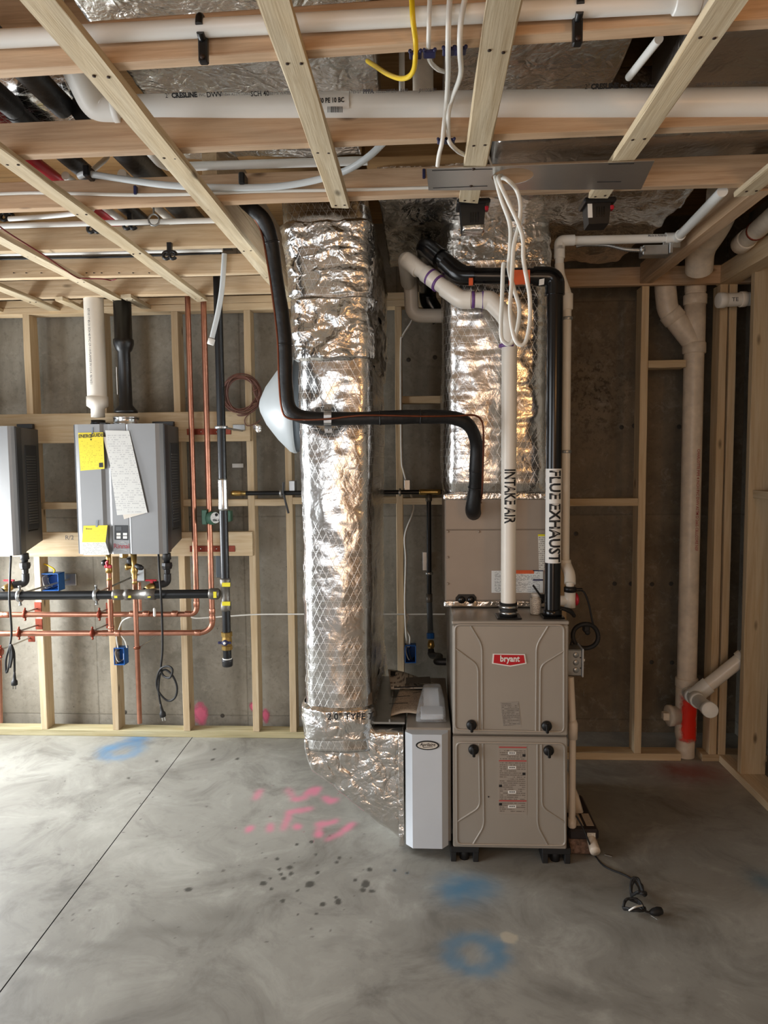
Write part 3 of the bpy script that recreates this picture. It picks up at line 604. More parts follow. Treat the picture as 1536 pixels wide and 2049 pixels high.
# pencilled marker ring on the corner stud
# ================================================================== FURNACE
YF = 2.716
xl, xr = P(904, 1243, YF).x, P(1139, 1243, YF).x
zt = P(1020, 1243, YF).z; zb = P(1020, 1698, YF).z; zm = P(1020, 1473, YF).z
fu = thing('furnace', ((xl + xr) / 2, YF + .36, 0), 'grey-beige gas furnace with embossed door panels and red badge', 'furnace')
part('cabinet', MB().box((xl + .004, YF + .022, zb), (xr - .004, YF + .73, zt - .002), .004), 'furnace_paint', fu)
part('rim', MB().box((xl, YF + .002, zt - .014), (xr, YF + .02, zt), .003), 'furnace_paint', fu)
def door(nm, z0, z1):
    return part(nm, MB().box((xl + .002, YF, z0), (xr - .002, YF + .024, z1), .005), 'furnace_paint', fu)
ud = door('upper_door', zm + .004, zt - .015); ld = door('lower_door', zb, zm - .004)
def bead(pxs, par, r=.0042, closed=False, Y=None):
    pts = smooth_path([P(x, y, Y or YF) for x, y in pxs], .025, 4) if not closed else None
    if closed:
        q = [P(x, y, YF) for x, y in pxs]; q = [(q[0] + q[1]) / 2] + q[1:] + [q[0], (q[0] + q[1]) / 2]; pts = smooth_path(q, .022, 5)
    part('embossed_rib', MB().tube(pts, r, 8), 'furnace_paint', par)
bead([(910, 1250), (1128, 1251), (1128, 1465), (910, 1460)], ud, .005, True)
bead([(941, 1252), (964, 1290), (965, 1460)], ud); bead([(911, 1298), (956, 1331), (957, 1460)], ud)
bead([(1096, 1253), (1073, 1291), (1072, 1462)], ud); bead([(1128, 1302), (1081, 1331), (1080, 1462)], ud)
bead([(913, 1485), (1129, 1488), (1131, 1692), (914, 1689)], ld, .005, True)
bead([(958, 1486), (960, 1615), (914, 1644)], ld); bead([(966, 1486), (968, 1653), (946, 1689)], ld)
bead([(1075, 1488), (1075, 1653), (1096, 1692)], ld); bead([(1083, 1489), (1084, 1616), (1130, 1646)], ld)
def knob(px, py, par):
    p = P(px, py, YF); r = rad(10.5, p)
    k = part('latch_knob', MB().lathe(p, FRONT, [(0, r), (.008, r), (.014, r * .86), (.015, .001)], 20), 'black_plastic', par)
    part('knob_grip', MB().box((p.x - r * .28, p.y - .026, p.z - r * 1.15), (p.x + r * .28, p.y - .012, p.z + r * .8), .003), 'black_gloss', k)
knob(943, 1450, ud); knob(1093, 1452, ud); knob(947, 1499, ld); knob(1097, 1501, ld)
b0 = [(986, 1308), (1050, 1309), (1053, 1328), (1021, 1334), (984, 1328)]
bq = part('badge', plate(MB(), fq(YF - .004, *b0), FRONT, .004), 'white_label', ud, 'red and white maker badge')
bi = [(988.5, 1310), (1047.5, 1311), (1050, 1326.5), (1020.5, 1331.5), (987, 1326.5)]
part('badge_field', plate(MB(), fq(YF - .0052, *bi), FRONT, .0012), 'badge_red', bq)
text('bryant', .0335, P(1019.5, 1318.5, YF - .0053), (1, 0, 0), (0, 0, 1), 'white_label', bq, 'badge_lettering', .86, .0010)
part('rating_label', plate(MB(), fq(YF - .0012, (1001, 1406), (1037, 1404), (1042, 1450), (1007, 1453)), FRONT, .0012), 'print_grey', ud, 'pale grey printed rating label')
wl = part('warning_label', plate(MB(), fq(YF - .0012, (996, 1492), (1054, 1493), (1054, 1630), (997, 1628)), FRONT, .0012), 'print_warn', ld, 'grey printed warning label with orange bars')
m = MB()
for y in (1494, 1521, 1601): plate(m, fq(YF - .0018, (998, y), (1053, y + .5), (1053, y + 3), (998, y + 2.5)), FRONT, .0006)
part('warning_bar', m, 'ink_red', wl)
m = MB()
for y in (1507, 1536, 1585, 1614): plate(m, fq(YF - .0018, (1016, y - 3), (1032, y - 3), (1032, y + 3), (1016, y + 3)), FRONT, .0006)
part('warning_panel', m, 'white_label', wl)
m = MB()
for y, x in ((1512, 1048), (1549, 1048), (1573, 1001), (1610, 1001)): plate(m, fq(YF - .0018, (x - 3, y - 3), (x + 3, y - 3), (x + 3, y + 2), (x - 3, y + 2)), FRONT, .0006)
for y in (1507, 1536, 1585, 1614):
    for dx in (-4, 0, 4): plate(m, fq(YF - .0024, (1024 + dx - 1, y - 1.5), (1024 + dx + 1.2, y - 1.5), (1024 + dx + 1.2, y + 1), (1024 + dx - 1, y + 1)), FRONT, .0005)
part('warning_symbol', m, 'ink', wl)
part('screw', MB().lathe(P(977, 1594, YF), FRONT, [(0, .003), (.003, .0028)], 8), 'dark_iron', ld)
for px in (930, 1114):
    for dy in (0, .55):
        p = P(px, 1727, YF); x0, x1 = P(px - 29, 1727, YF).x, P(px + 29, 1727, YF).x; y0 = YF + .008 + dy
        m = MB().box((x0, y0, zb - .026), (x1, y0 + .10, zb), .003)
        m.box((x0 + .002, y0 + .004, 0), (x0 + .024, y0 + .10, zb - .015), .002).box((x1 - .024, y0 + .004, 0), (x1 - .002, y0 + .10, zb - .015), .002)
        m.lathe(((x0 + x1) / 2, y0 + .034, 0), (0, 0, 1), [(0, .019), (zb - .016, .019)], 12)
        m.box((x0 + .012, y0 + .05, 0), (x1 - .012, y0 + .09, zb - .015))
        part('foot', m, 'black_rubber', fu)
# ------------------------------------------------------------------ evaporator coil cabinet on the furnace
YC = 2.965
cxl, cxr = P(890, 1100, YC).x, P(890, 1100, YC).x + .455
cz0, cz1 = zt + .003, P(960, 990, YC).z
co = thing('coil_cabinet', ((cxl + cxr) / 2, YC + .22, cz0), 'beige coil cabinet standing on the furnace behind the two flue pipes', 'hvac cabinet')
part('case', MB().box((cxl, YC + .004, cz0), (cxr, YC + .44, cz1), .004), 'coil_paint', co)
zs = P(960, 1060, YC).z
part('upper_panel', MB().box((cxl + .003, YC, zs + .001), (cxr - .003, YC + .01, cz1 - .002), .002), 'coil_paint', co)
ap = part('access_panel', MB().box((cxl + .003, YC - .003, cz0 + .03), (cxr - .003, YC + .01, zs - .001), .002), 'coil_paint', co)
for px, py, y in ((895, 997, YC), (896, 1064, YC - .003), (958, 1064, YC - .003), (896, 1115, YC - .003), (896, 1168, YC - .003)):
    part('screw', MB().lathe(P(px, py, y), FRONT, [(0, .0055), (.003, .005), (.005, .002)], 10), 'coil_paint', co)
def opening(px):
    q = fq(YC - .004, (px - 22, 1211), (px + 20, 1211), (px + 20, 1195), (px + 15, 1189), (px - 16, 1189), (px - 22, 1196))
    g = part('drain_cover', plate(MB(), q[::-1], FRONT, .012), 'black_plastic', ap)
    for dx in (-10, 9): part('drain_plug', MB().lathe(P(px + dx, 1200, YC - .004), FRONT, [(0, .016), (.006, .016), (.009, .006)], 12), 'black_gloss', g)
opening(933); opening(1092)
q = plate(MB(), fq(YC - .0045, (983, 1142), (1086, 1142), (1086, 1186), (983, 1186)), FRONT, .001)
la = part('warning_label', q, 'print_white', ap, 'white warning label with orange header')
part('label_header', plate(MB(), fq(YC - .0052, (1029, 1141), (1068, 1141), (1068, 1148), (1029, 1148)), FRONT, .0007), 'card_orange', la)
part('label_bar', plate(MB(), fq(YC - .0052, (1066, 1141), (1086, 1141), (1086, 1143), (1066, 1143)), FRONT, .0007), 'navy', la)
part('label_bar', plate(MB(), fq(YC - .0052, (1066, 1159), (1086, 1159), (1086, 1162), (1066, 1162)), FRONT, .0007), 'navy', la)
la = part('barcode_label', plate(MB(), fq(YC - .0045, (1076, 1070), (1100, 1070), (1100, 1141), (1078, 1141)), FRONT, .001), 'print_cream', ap, 'tall cream barcode label with yellow top')
part('label_header', plate(MB(), fq(YC - .0052, (1076, 1069), (1100, 1069), (1100, 1073), (1076, 1073)), FRONT, .0007), 'yellow_tag', la)
wrapped('foil_seam', sect_x(cxl - .005, cxr + .004, YC - .006, YC + .02, cz0 + .001, cz0 + .026, 60), 'foil_tape', co, 32, .0032, 3., True, (), .004)
wrapped('foil_seam', sect_x(cxl - .006, cxr + .006, YC - .008, YC + .06, cz1 - .020, cz1 + .006, 60), 'foil_tape', co, 32, .004, 5., True, (), .004)
# ------------------------------------------------------------------ foil wrapped ducts
tz = 2.56
sd_ = thing('supply_duct', (cxl + .2, YC + .2, cz1), 'foil wrapped supply plenum on the coil cabinet with its wide trunk under the ceiling', 'duct')
sp = wrapped('plenum', sect_z([(P(0, 548, YC).z, P(893, 600, YC).x - .005, P(1096, 600, YC).x, YC - .025, YC + .42), (P(0, 700, YC).z, P(891, 700, YC).x, P(1096, 700, YC).x, YC - .025, YC + .42), (cz1 + .05, P(889, 955, YC).x, P(1100, 955, YC).x, YC - .02, YC + .43), (cz1 + .008, cxl + .004, cxr - .004, YC + .0, YC + .43)], 110), 'foil_scrim', sd_, 120, .0052, 11., True, (), .05, .006, .022)
tx0, tx1 = P(750, 470, 2.9).x + .03, P(1394, 420, 2.62).x
tr = wrapped('trunk', sect_x(tx0, tx1, 2.60, 3.66, tz, 2.82, 150), 'foil_dim', sd_, 140, .015, 21., True, (), .07, .02)
d1 = wrapped('branch_duct', sect_x(P(232, 150, 1.9).x, P(748, 150, 1.93).x, 1.63, 2.26, 2.665, 2.85, 70), 'foil_dim', None, 80, .008, 31., True, (), .05); tag(d1, 'foil duct over the printed white drain pipe, left of the yellow cable', 'duct')
d2 = wrapped('branch_duct', sect_x(P(893, 150, 1.93).x, P(1262, 150, 1.93).x, 1.63, 2.26, 2.66, 2.85, 60), 'foil_dim', None, 80, .009, 37., True, (), .06); tag(d2, 'foil duct over the white drain pipe between the two middle furring strips', 'duct')
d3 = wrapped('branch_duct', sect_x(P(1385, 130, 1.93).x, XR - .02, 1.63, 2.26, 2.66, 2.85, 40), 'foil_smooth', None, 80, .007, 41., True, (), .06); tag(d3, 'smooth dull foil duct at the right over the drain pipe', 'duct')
d4 = wrapped('branch_duct', sect_x(P(345, 325, 2.5).x, P(722, 325, 2.5).x, 2.30, 2.535, 2.645, 2.82, 60), 'foil_dim', None, 72, .006, 47., True, (), .04); tag(d4, 'foil branch duct above the milky tube, next to the yellow board', 'duct')
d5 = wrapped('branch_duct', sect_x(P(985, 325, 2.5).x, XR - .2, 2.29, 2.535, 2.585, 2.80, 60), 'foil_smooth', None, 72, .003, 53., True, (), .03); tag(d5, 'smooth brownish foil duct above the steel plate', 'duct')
d6 = wrapped('branch_duct', sect_x(-1.55, P(148, 200, 2.1).x, 2.06, 2.32, 2.66, 2.84, 60), 'foil_scrim', None, 64, .008, 59., True, (), .05); tag(d6, 'bright foil duct behind the black insulated pipes at the upper left', 'duct')
wrapped('foil_collar', sect_z([(tz + .015, P(892, 500, YC).x, P(1099, 500, YC).x, YC - .022, YC + .40), (P(0, 560, YC).z, P(891, 560, YC).x, P(1098, 560, YC).x, YC - .03, YC + .40)], 40), 'foil_dim', sd_, 120, .010, 63., True, (), .05, .014)
# return riser
YD = 2.79; yb = 3.42; ybr = 3.79
prof = []
for py, a, b, y in ((402, 563, 732, YD + .02), (440, 566, 741, YD + .0), (520, 574, 748, YD), (600, 582, 741, YD), (660, 592, 738, YD), (760, 594, 741, YD - .004), (900, 599, 742, YD), (1100, 604, 742, YD), (1300, 607, 742, YD), (1480, 609, 744, YD), (1500, 610, 748, YD)):
    p = P(a, py, y); prof.append((p.z, p.x, P(b, py, y).x, y, ybr))
prof[0] = (2.62,) + prof[0][1:]
ps = P(655, 836, YD)
rd = thing('return_riser', ((prof[5][1] + prof[5][2]) / 2, 3.1, P(620, 1548, YD).z), 'tall foil wrapped return air riser beside the furnace', 'duct')
rs = wrapped('riser', sect_z(prof, 190), 'foil_scrim', rd, 132, .0042, 71., True, [(ps, .055, .022), (ps + V((-.06, 0, .10)), .05, .008), (ps + V((.05, 0, .10)), .05, .008)], .042, .003, .022)
m_ = rs.data
# boot: slanted foil transition towards the filter cabinet
bt = []
for px, pt, pb in ((609, 1478, 1500), (614, 1474, 1530), (622, 1470, 1549), (640, 1466, 1562), (680, 1464, 1595), (730, 1463, 1633), (770, 1463, 1662), (798, 1464, 1683), (806, 1465, 1690)):
    t, b = P(px, pt, YD), P(px, pb, YD); bt.append((t.x, b.z, t.z))
sec = []
for i in range(61):
    x = bt[0][0] + (bt[-1][0] - bt[0][0]) * i / 60
    for a, b in zip(bt, bt[1:]):
        if a[0] <= x <= b[0] + 1e-9:
            t = (x - a[0]) / (b[0] - a[0]); z0, z1 = a[1] + (b[1] - a[1]) * t, a[2] + (b[2] - a[2]) * t
            sec.append((V((x, (YD + yb) / 2, (z0 + z1) / 2)), V((0, (yb - YD) / 2, 0)), V((0, 0, (z1 - z0) / 2)))); break
bo = wrapped('boot', sec, 'foil_tape', rd, 120, .008, 83., True, (), .03)
wrapped('foil_seam', sect_x(P(797, 1500, YD).x, P(807, 1500, YD).x, YD - .012, yb, P(805, 1692, YD).z, P(805, 1462, YD).z, 8), 'foil_tape', rd, 160, .006, 91., True, (), .02)
text('2.0" TYPE 7', .036, P(700, 1434, YD - .056), (1, 0, .02), (0, 0, 1), 'ink', rs, 'stencil_lettering', 1.05, .0006, lift=.002)
# upper tape bands, wrinkled bare foil
def band(y0, y1, seed, amp=.007):
    z0, z1 = P(0, y1, YD).z, P(0, y0, YD).z; pr = [q for q in prof]
    def at(z):
        for a, b in zip(pr, pr[1:]):
            if a[0] >= z >= b[0]: t = (z - a[0]) / (b[0] - a[0]); return [a[j] + (b[j] - a[j]) * t for j in range(5)]
    rows = []
    for z, e in ((z1, -.006), (z1 - .014, .008), (z0 + .014, .008), (z0, -.006)):
        A = at(z); rows.append((z, A[1] - e, A[2] + e, A[3] - e, ybr + e))
    return wrapped('foil_tape', sect_z(rows, int((y1 - y0) / 2.2)), 'foil_tape', rd, 140, amp * 1.15, seed, False, (), .045, .004, .022)
band(458, 610, 101., .009); band(606, 735, 103., .013); band(1405, 1474, 105., .009)
# ------------------------------------------------------------------ filter cabinet
YA = 2.70
ax0, ax1 = P(811, 1600, YA).x, xl - .004; az0, az1 = P(850, 1698, YA).z, P(850, 1466, YA).z
fc = thing('filter_cabinet', ((ax0 + ax1) / 2, 3.0, az0), 'slim air filter cabinet with white door between foil boot and furnace', 'filter cabinet')
part('case', MB().box((ax0 + .004, YA + .05, az0 + .004), (ax1, YA + .70, az1), .003), 'furnace_paint', fc)
xa_, xb_ = P(825, 1600, YA).x, P(884, 1600, YA).x
dp = part('door', MB().prism([(ax0, YA + .05, az0), (ax0, YA + .03, az0), (xa_, YA, az0), (xb_, YA, az0), (ax1 - .012, YA + .03, az0), (ax1 - .012, YA + .05, az0)], (0, 0, az1 - .008 - az0)), 'white_paint', fc)
def oval(m, c, a, b, y, t, n=28): return m.prism([(c.x + a * math.cos(2 * math.pi * i / n), y, c.z + b * math.sin(2 * math.pi * i / n)) for i in range(n)], (0, -t, 0))
c = P(855, 1491, YA); a_, b_ = rad(23.5, c), rad(9.5, c)
bd = part('badge', oval(MB(), c, a_, b_, YA, .003), 'ink', dp, 'black oval badge with cream centre')
part('badge_field', oval(MB(), c, a_ * .86, b_ * .76, YA - .003, .0008), 'print_cream' if False else 'paper', bd)
text('Aprilaire', .0185, P(855, 1490, YA - .0038), (1, 0, 0), (0, 0, 1), 'ink', bd, 'badge_lettering', .92, .0003, font_shear=.25)
part('badge_swoosh', plate(MB(), fq(YA - .0044, (846, 1495), (866, 1494.4), (866, 1495.2), (846, 1496)), FRONT, .0006), 'ink', bd)
# things lying on the boot and the filter cabinet
zb_ = P(800, 1463, YD).z + .010
def sheet(pxs, nu, nv, curl, t=.004, base=None):
    """thin curled booklet: bilinear quad of 3D points with curl height"""
    a, b, c, d = [V(p) for p in pxs]; m = MB(); vs = []
    for lay in (0, 1):
        for j in range(nv + 1):
            for i in range(nu + 1):
                u, v = i / nu, j / nv; p = (a * (1 - u) + b * u) * (1 - v) + (d * (1 - u) + c * u) * v
                vs.append(p + V((0, 0, curl(u, v) - lay * t)))
    n = (nu + 1) * (nv + 1); fs = []
    for lay in (0, 1):
        for j in range(nv):
            for i in range(nu):
                k = lay * n + j * (nu + 1) + i; f = (k, k + 1, k + nu + 2, k + nu + 1); fs.append(f if lay == 0 else f[::-1])
    rim = [i for i in range(nu + 1)] + [(j + 1) * (nu + 1) - 1 for j in range(1, nv + 1)] + [nv * (nu + 1) + i for i in range(nu - 1, -1, -1)] + [j * (nu + 1) for j in range(nv - 1, 0, -1)]
    fs += [(rim[i], rim[(i + 1) % len(rim)], rim[(i + 1) % len(rim)] + n, rim[i] + n) for i in range(len(rim))]
    m.add(vs, fs, True); return m
def onz(px, py, z): return PZ(px, py, z)
fineprint('print_booklet', (196, 180, 160), (120, 104, 90), 34, 30, .5, ('x', 'y'))
zq = az1 + .004
bk = single('booklet', sheet([(P(778, 1432, 2.86) + V((0, 0, 0))), P(838, 1427, 2.86), P(874, 1384, 3.12), P(800, 1378, 3.12)], 10, 8, lambda u, v: .012 * math.sin(u * 3.1) * (1 - v), .006), 'print_booklet', 'kraft coloured open booklet lying on the filter rack beside the foil riser', 'booklet')
m = MB()
for y0, x0, x1 in ((1378, 788, 845), (1380, 850, 864), (1397, 783, 820), (1411, 778, 816), (1389, 826, 842)):
    q0 = P(x0, y0, 2.86 + (1432 - y0) * .0046); q1 = P(x1, y0 - 2, 2.86 + (1432 - y0) * .0046); d_ = .006 if x1 - x0 > 50 else .0025
    m.tube([q0 + V((0, 0, .006)), q1 + V((0, 0, .006))], d_ * .5, 5)
part('printed_rule', m, 'ink', bk)
bk2 = single('leaflet', sheet([P(782, 1378, 3.14), P(868, 1376, 3.14), P(878, 1360, 3.36), P(776, 1344, 3.36)], 10, 6, lambda u, v: .014 * math.sin(u * 4 + 1) * v, .004), 'print_cream', 'printed leaflet with grey photo panel propped behind the booklet', 'leaflet')
m = plate(MB(), [P(812, 1360, 3.23) + V((0, -.006, .012)), P(860, 1358, 3.23) + V((0, -.006, .012)), P(862, 1371, 3.17) + V((0, -.006, .012)), P(812, 1372, 3.17) + V((0, -.006, .012))], V((0, -.6, .8)), .002)
part('photo_panel', m, 'furnace_dark', bk2)
part('black_square', plate(MB(), [P(781, 1347, 3.30) + V((0, -.008, .014)), P(791, 1348, 3.30) + V((0, -.008, .014)), P(791, 1357, 3.26) + V((0, -.008, .014)), P(781, 1356, 3.26) + V((0, -.008, .014))], V((0, -.6, .8)), .002), 'ink', bk2)
# support board under leaflets so that nothing floats: galvanised top of the transition
tt = part('transition_top', MB().box((P(745, 1463, YD).x, YD + .01, az1 - .006), (ax0 - .003, yb - .01, az1 + .003), .001).box((P(779, 1463, YD).x - .003, YD + .01, az1 + .002), (P(779, 1463, YD).x + .003, yb - .02, az1 + .014)), 'galv', rd)
bgp = P(865, 1443, 2.80)
bag = thing('parts_bag', (bgp.x, 2.85, az1), 'clear plastic bag with a pale plastic part on the filter cabinet', 'bag')
bx0, bx1 = P(832, 1445, 2.80).x, P(893, 1445, 2.80).x
part('plastic_fitting', MB().box((bx0 + .02, 2.815, az1 + .008), (bx1 - .012, 2.90, az1 + .030), .004).prism([(bx0 + .028, 2.90, az1 + .008), (bx1 - .025, 2.90, az1 + .008), (bx1 - .03, 2.96, az1 + .085), (bx0 + .034, 2.96, az1 + .085)], (0, .012, .0)), 'white_paint', bag)
wrapped('plastic_film', [(V(((bx0 + bx1) / 2, 2.80, az1 + .018)), V(((bx1 - bx0) / 2, 0, 0)), V((0, .004, .012))), (V(((bx0 + bx1) / 2, 2.84, az1 + .024)), V(((bx1 - bx0) / 2 - .002, 0, 0)), V((0, 0, .022))), (V(((bx0 + bx1) / 2 + .005, 2.90, az1 + .035)), V(((bx1 - bx0) / 2 - .01, 0, 0)), V((0, 0, .034))), (V(((bx0 + bx1) / 2 + .006, 2.96, az1 + .056)), V(((bx1 - bx0) / 2 - .026, 0, 0)), V((0, 0, .052))), (V(((bx0 + bx1) / 2 + .008, 3.0, az1 + .05)), V(((bx1 - bx0) / 2 - .035, 0, 0)), V((0, 0, .04)))], 'plastic_bag', bag, 40, .004, 7., True, (), .01)
# ------------------------------------------------------------------ furnace flue and intake
YI = 2.79
pi0 = P(1017, 1236, YI); ri = rad(15, pi0)
pth = [V((pi0.x, YI + .005, zt + .004)), P(1015, 612, YI), P(985, 600, YI + .01), P(922, 599, YI + .04), P(822, 524, YI + .16), P(820, 522, 3.40), P(829, 640, 3.46), P(905, 630, 3.50)]
ip = thing('intake_pipe', pi0, 'white PVC combustion air intake pipe standing on the furnace', 'pipe')
pts = smooth_path([pth[0], V((pi0.x, YI + .005, P(1015, 640, YI).z)), P(980, 600, YI + .012), P(922, 600, YI + .04), P(812, 518, YI + .16)], .06, 7)
part('pipe', MB().tube(pts, ri, 24), 'pvc', ip)
part('elbow', MB().tube(smooth_path([P(838, 540, YI + .135), P(812, 518, YI + .16), V((P(812, 518, YI + .16).x, 3.36, 2.42))], .06, 8), ri * 1.14, 24), 'pvc', ip)
part('rear_pipe', MB().tube(smooth_path([V((P(812, 518, YI + .16).x, 3.1, 2.445)), V((P(812, 518, YI + .16).x + .01, 3.44, 2.44)), P(824, 632, 3.46), P(905, 632, 3.48)], .05, 7), ri * 1.12, 20), 'pvc', ip)
e = (P(922, 600, YI + .04) - P(812, 518, YI + .16)).normalized(); h = V((1, 0, 0))
part('fitting', MB().tube(smooth_path([P(890, 577, YI + .075), P(922, 600, YI + .04), P(944, 600, YI + .03)], .05, 8), ri * 1.17, 24), 'pvc', ip)
part('fitting', MB().tube(smooth_path([P(968, 600, YI + .016), P(980, 600, YI + .012), V((pi0.x, YI + .005, P(1015, 640, YI).z)), V((pi0.x, YI + .005, P(1015, 690, YI).z))], .075, 9), ri * 1.17, 24), 'pvc', ip)
part('coupling', collar(MB(), P(863, 556, YI + .105), e, ri * 1.17, .075, 24), 'pvc', ip)
for q, d, r_ in ((P(862, 555, YI + .106), e, 1.19), (P(877, 567, YI + .09), e, 1.19), (P(946, 600, YI + .028), h, 1.12), (P(967, 600, YI + .017), h, 1.12), (P(1014, 658 + 34, YI), V((0, 0, 1)), 1.06)):
    part('primer_band', collar(MB(), q, d, ri * r_, .012, 24), 'purple', ip)
cl = part('rubber_coupling', MB().lathe((pi0.x, YI + .005, zt), (0, 0, 1), [(0, ri * 1.18), (.058, ri * 1.18)], 24), 'black_rubber', ip)
for dz in (.012, .036): part('hose_clamp', MB().lathe((pi0.x, YI + .005, zt + dz), (0, 0, 1), [(0, ri * 1.26), (.012, ri * 1.26)], 24), 'steel', cl)
part('flange', MB().box((pi0.x - ri * 1.6, YI + .005 - ri * 1.6, zt), (pi0.x + ri * 1.6, YI + .005 + ri * 1.6, zt + .005), .002), 'black_plastic', ip)
z0 = P(1015, 993, YI - ri)
text('INTAKE AIR', .064, V((pi0.x - .000, YI + .005 - ri, z0.z)), (0, 0, -1), (1, 0, 0), 'ink', ip, 'label_lettering', .82, .0016, bend=ri, fit=P(0, 940, YI - ri).z - P(0, 1045, YI - ri).z)
# flue
pf0 = P(1105, 1232, YI); rf = rad(17, pf0); xf = pf0.x
fp = thing('flue_pipe', pf0, 'glossy black flue exhaust pipe standing on the furnace', 'pipe')
pts = smooth_path([V((xf, YI + .005, zt + .004)), V((xf, YI + .005, P(1104, 553, YI).z)), P(930, 552, YI + .03), P(855, 495, YI + .10)], .05, 8)
part('pipe', MB().tube(pts, rf * .93, 24), 'black_gloss', fp)
part('elbow', MB().tube(smooth_path([V((xf, YI + .005, P(1104, 590, YI).z)), V((xf, YI + .005, P(1104, 553, YI).z)), P(1066, 553, YI + .012)], .06, 9), rf * 1.1, 24), 'black_gloss', fp)
part('elbow', MB().tube(smooth_path([P(950, 552, YI + .025), P(918, 552, YI + .035), P(890, 525, YI + .06)], .06, 9), rf * 1.1, 24), 'black_gloss', fp)
part('elbow', MB().tube(smooth_path([P(880, 516, YI + .07), P(850, 492, YI + .11), V((P(850, 492, YI + .16).x + .01, 3.40, 2.445))], .07, 9), rf * 1.12, 24), 'black_gloss', fp)
part('rear_pipe', MB().tube(smooth_path([V((P(850, 492, YI + .16).x + .005, 3.2, 2.45)), V((P(850, 492, YI + .16).x + .015, 3.54, 2.43)), P(855, 600, 3.56), P(880, 640, 3.58)], .06, 7), rf * 1.25, 20), 'black_gloss', fp)
part('flange', MB().box((xf - rf * 1.25, YI + .005 - rf * 1.25, zt), (xf + rf * 1.25, YI + .005 + rf * 1.25, zt + .006), .002).lathe((xf, YI + .005, zt), (0, 0, 1), [(0, rf * 1.1), (.03, rf * 1.1), (.032, rf)], 24), 'black_gloss', fp)
z0, z1 = P(1105, 1128, YI - rf).z, P(1105, 938, YI - rf).z
m = MB(); n_ = 16; vs = []
for zz in (z0, z1): vs += [(xf + math.sin(a) * rf * .945, YI + .005 - math.cos(a) * rf * .945, zz) for a in [math.radians(-78 + 156 * i / n_) for i in range(n_ + 1)]]
m.add(vs, [(i, i + 1, i + n_ + 2, i + n_ + 1) for i in range(n_)], True)
lb_ = part('label', m, 'white_label', fp, 'white label reading FLUE EXHAUST')
text('FLUE EXHAUST', .064, V((xf, YI + .005 - rf * .945, (z0 + z1) / 2)), (0, 0, -1), (1, 0, 0), 'ink', lb_, 'label_lettering', .86, .0016, bend=rf * .945, lift=.0012, fit=P(0, 945, YI - rf).z - P(0, 1122, YI - rf).z)
part('sticker', plate(MB(), [P(1018, 540, YI - rf), P(1060, 540, YI - rf), P(1060, 567, YI - rf), P(1018, 570, YI - rf)], FRONT, .012), 'card_orange', fp, 'orange sticker')
part('sticker', plate(MB(), [P(938, 556, YI - rf), P(946, 556, YI - rf), P(946, 570, YI - rf), P(938, 570, YI - rf)], FRONT, .014), 'card_orange', fp, 'small orange tag')
part('sticker', plate(MB(), [P(1079, 559, YI - rf - .004), P(1089, 557, YI - rf - .004), P(1088, 569, YI - rf - .004), P(1078, 571, YI - rf - .004)], FRONT, .004), 'white_label', fp, 'small white sticker')
# ------------------------------------------------------------------ insulated refrigerant line
YL = 2.70
lp = [P(488, 402, 2.62), P(505, 418, 2.6140), P(527, 440, 2.6340), P(543, 485, 2.6540), P(550, 540, 2.6640), P(563, 620, 2.6640), P(570, 690, 2.6640), P(572, 760, 2.6640), P(576, 808, 2.6640), P(592, 829, 2.6640), P(625, 837, 2.6740), P(680, 838, 2.6740), P(760, 836, 2.6740), P(840, 834, 2.6940), P(905, 836, 2.7140), P(938, 852, 2.7340), P(953, 890, 2.79), P(952, 940, 2.82), P(950, 975, 2.85), P(947, 1005, 2.87), P(946, 1020, 2.90), P(947, 1026, 2.975)]
ln = thing('refrigerant_line', P(947, 1034, 2.9), 'black insulated refrigerant line crossing in front of the foil riser', 'pipe')
sl = spline(lp, 7); r_ = rad(15, lp[8]); rr = [r_ * (.92 + .1 * noise.noise(p * 14)) * (1 + .30 * max(0, (i / len(sl) - .86) / .14)) for i, p in enumerate(sl)]
part('insulation', MB().tube(sl, rr, 16), 'black_foam', ln)
for i in (3, 6): collar_ = part('cable_tie', collar(MB(), lp[i], lp[i + 1] - lp[i - 1], r_ * 1.06, .006), 'black_plastic', ln)
for i in (12, 13, 17, 18): part('cable_tie', collar(MB(), lp[i], lp[i + 1] - lp[i - 1], r_ * 1.02, .005), 'black_plastic', ln)
cp = [P(500, 424, 2.62), P(522, 462, 2.63), P(534, 520, 2.6140), P(546, 600, 2.6140), P(555, 680, 2.6140), P(558, 760, 2.6140), P(563, 815, 2.6140), P(575, 836, 2.6140), P(610, 840, 2.6190), P(660, 838, 2.6190), P(700, 833, 2.6190), P(745, 831, 2.6240), P(850, 833, 2.6440), P(915, 832, 2.6740), P(948, 831, 2.6840), P(963, 842, 2.6940), P(967, 870, 2.7140), P(966, 930, 2.78), P(964, 985, 2.83), P(961, 1003, 2.90), P(962, 1006, 2.97)]
part('copper_tube', MB().tube(spline(cp, 7), rad(2.1, cp[9]), 10), 'copper_dark', ln)
q = P(655, 837, 2.6740)
st_ = MB().tube(smooth_path([P(656, 812, 2.7490), P(655, 822, 2.7340), P(655, 825, 2.6340), P(655, 848, 2.6340), P(656, 852, 2.7340), P(656, 862, 2.7490)], .01, 3), .001, 4)
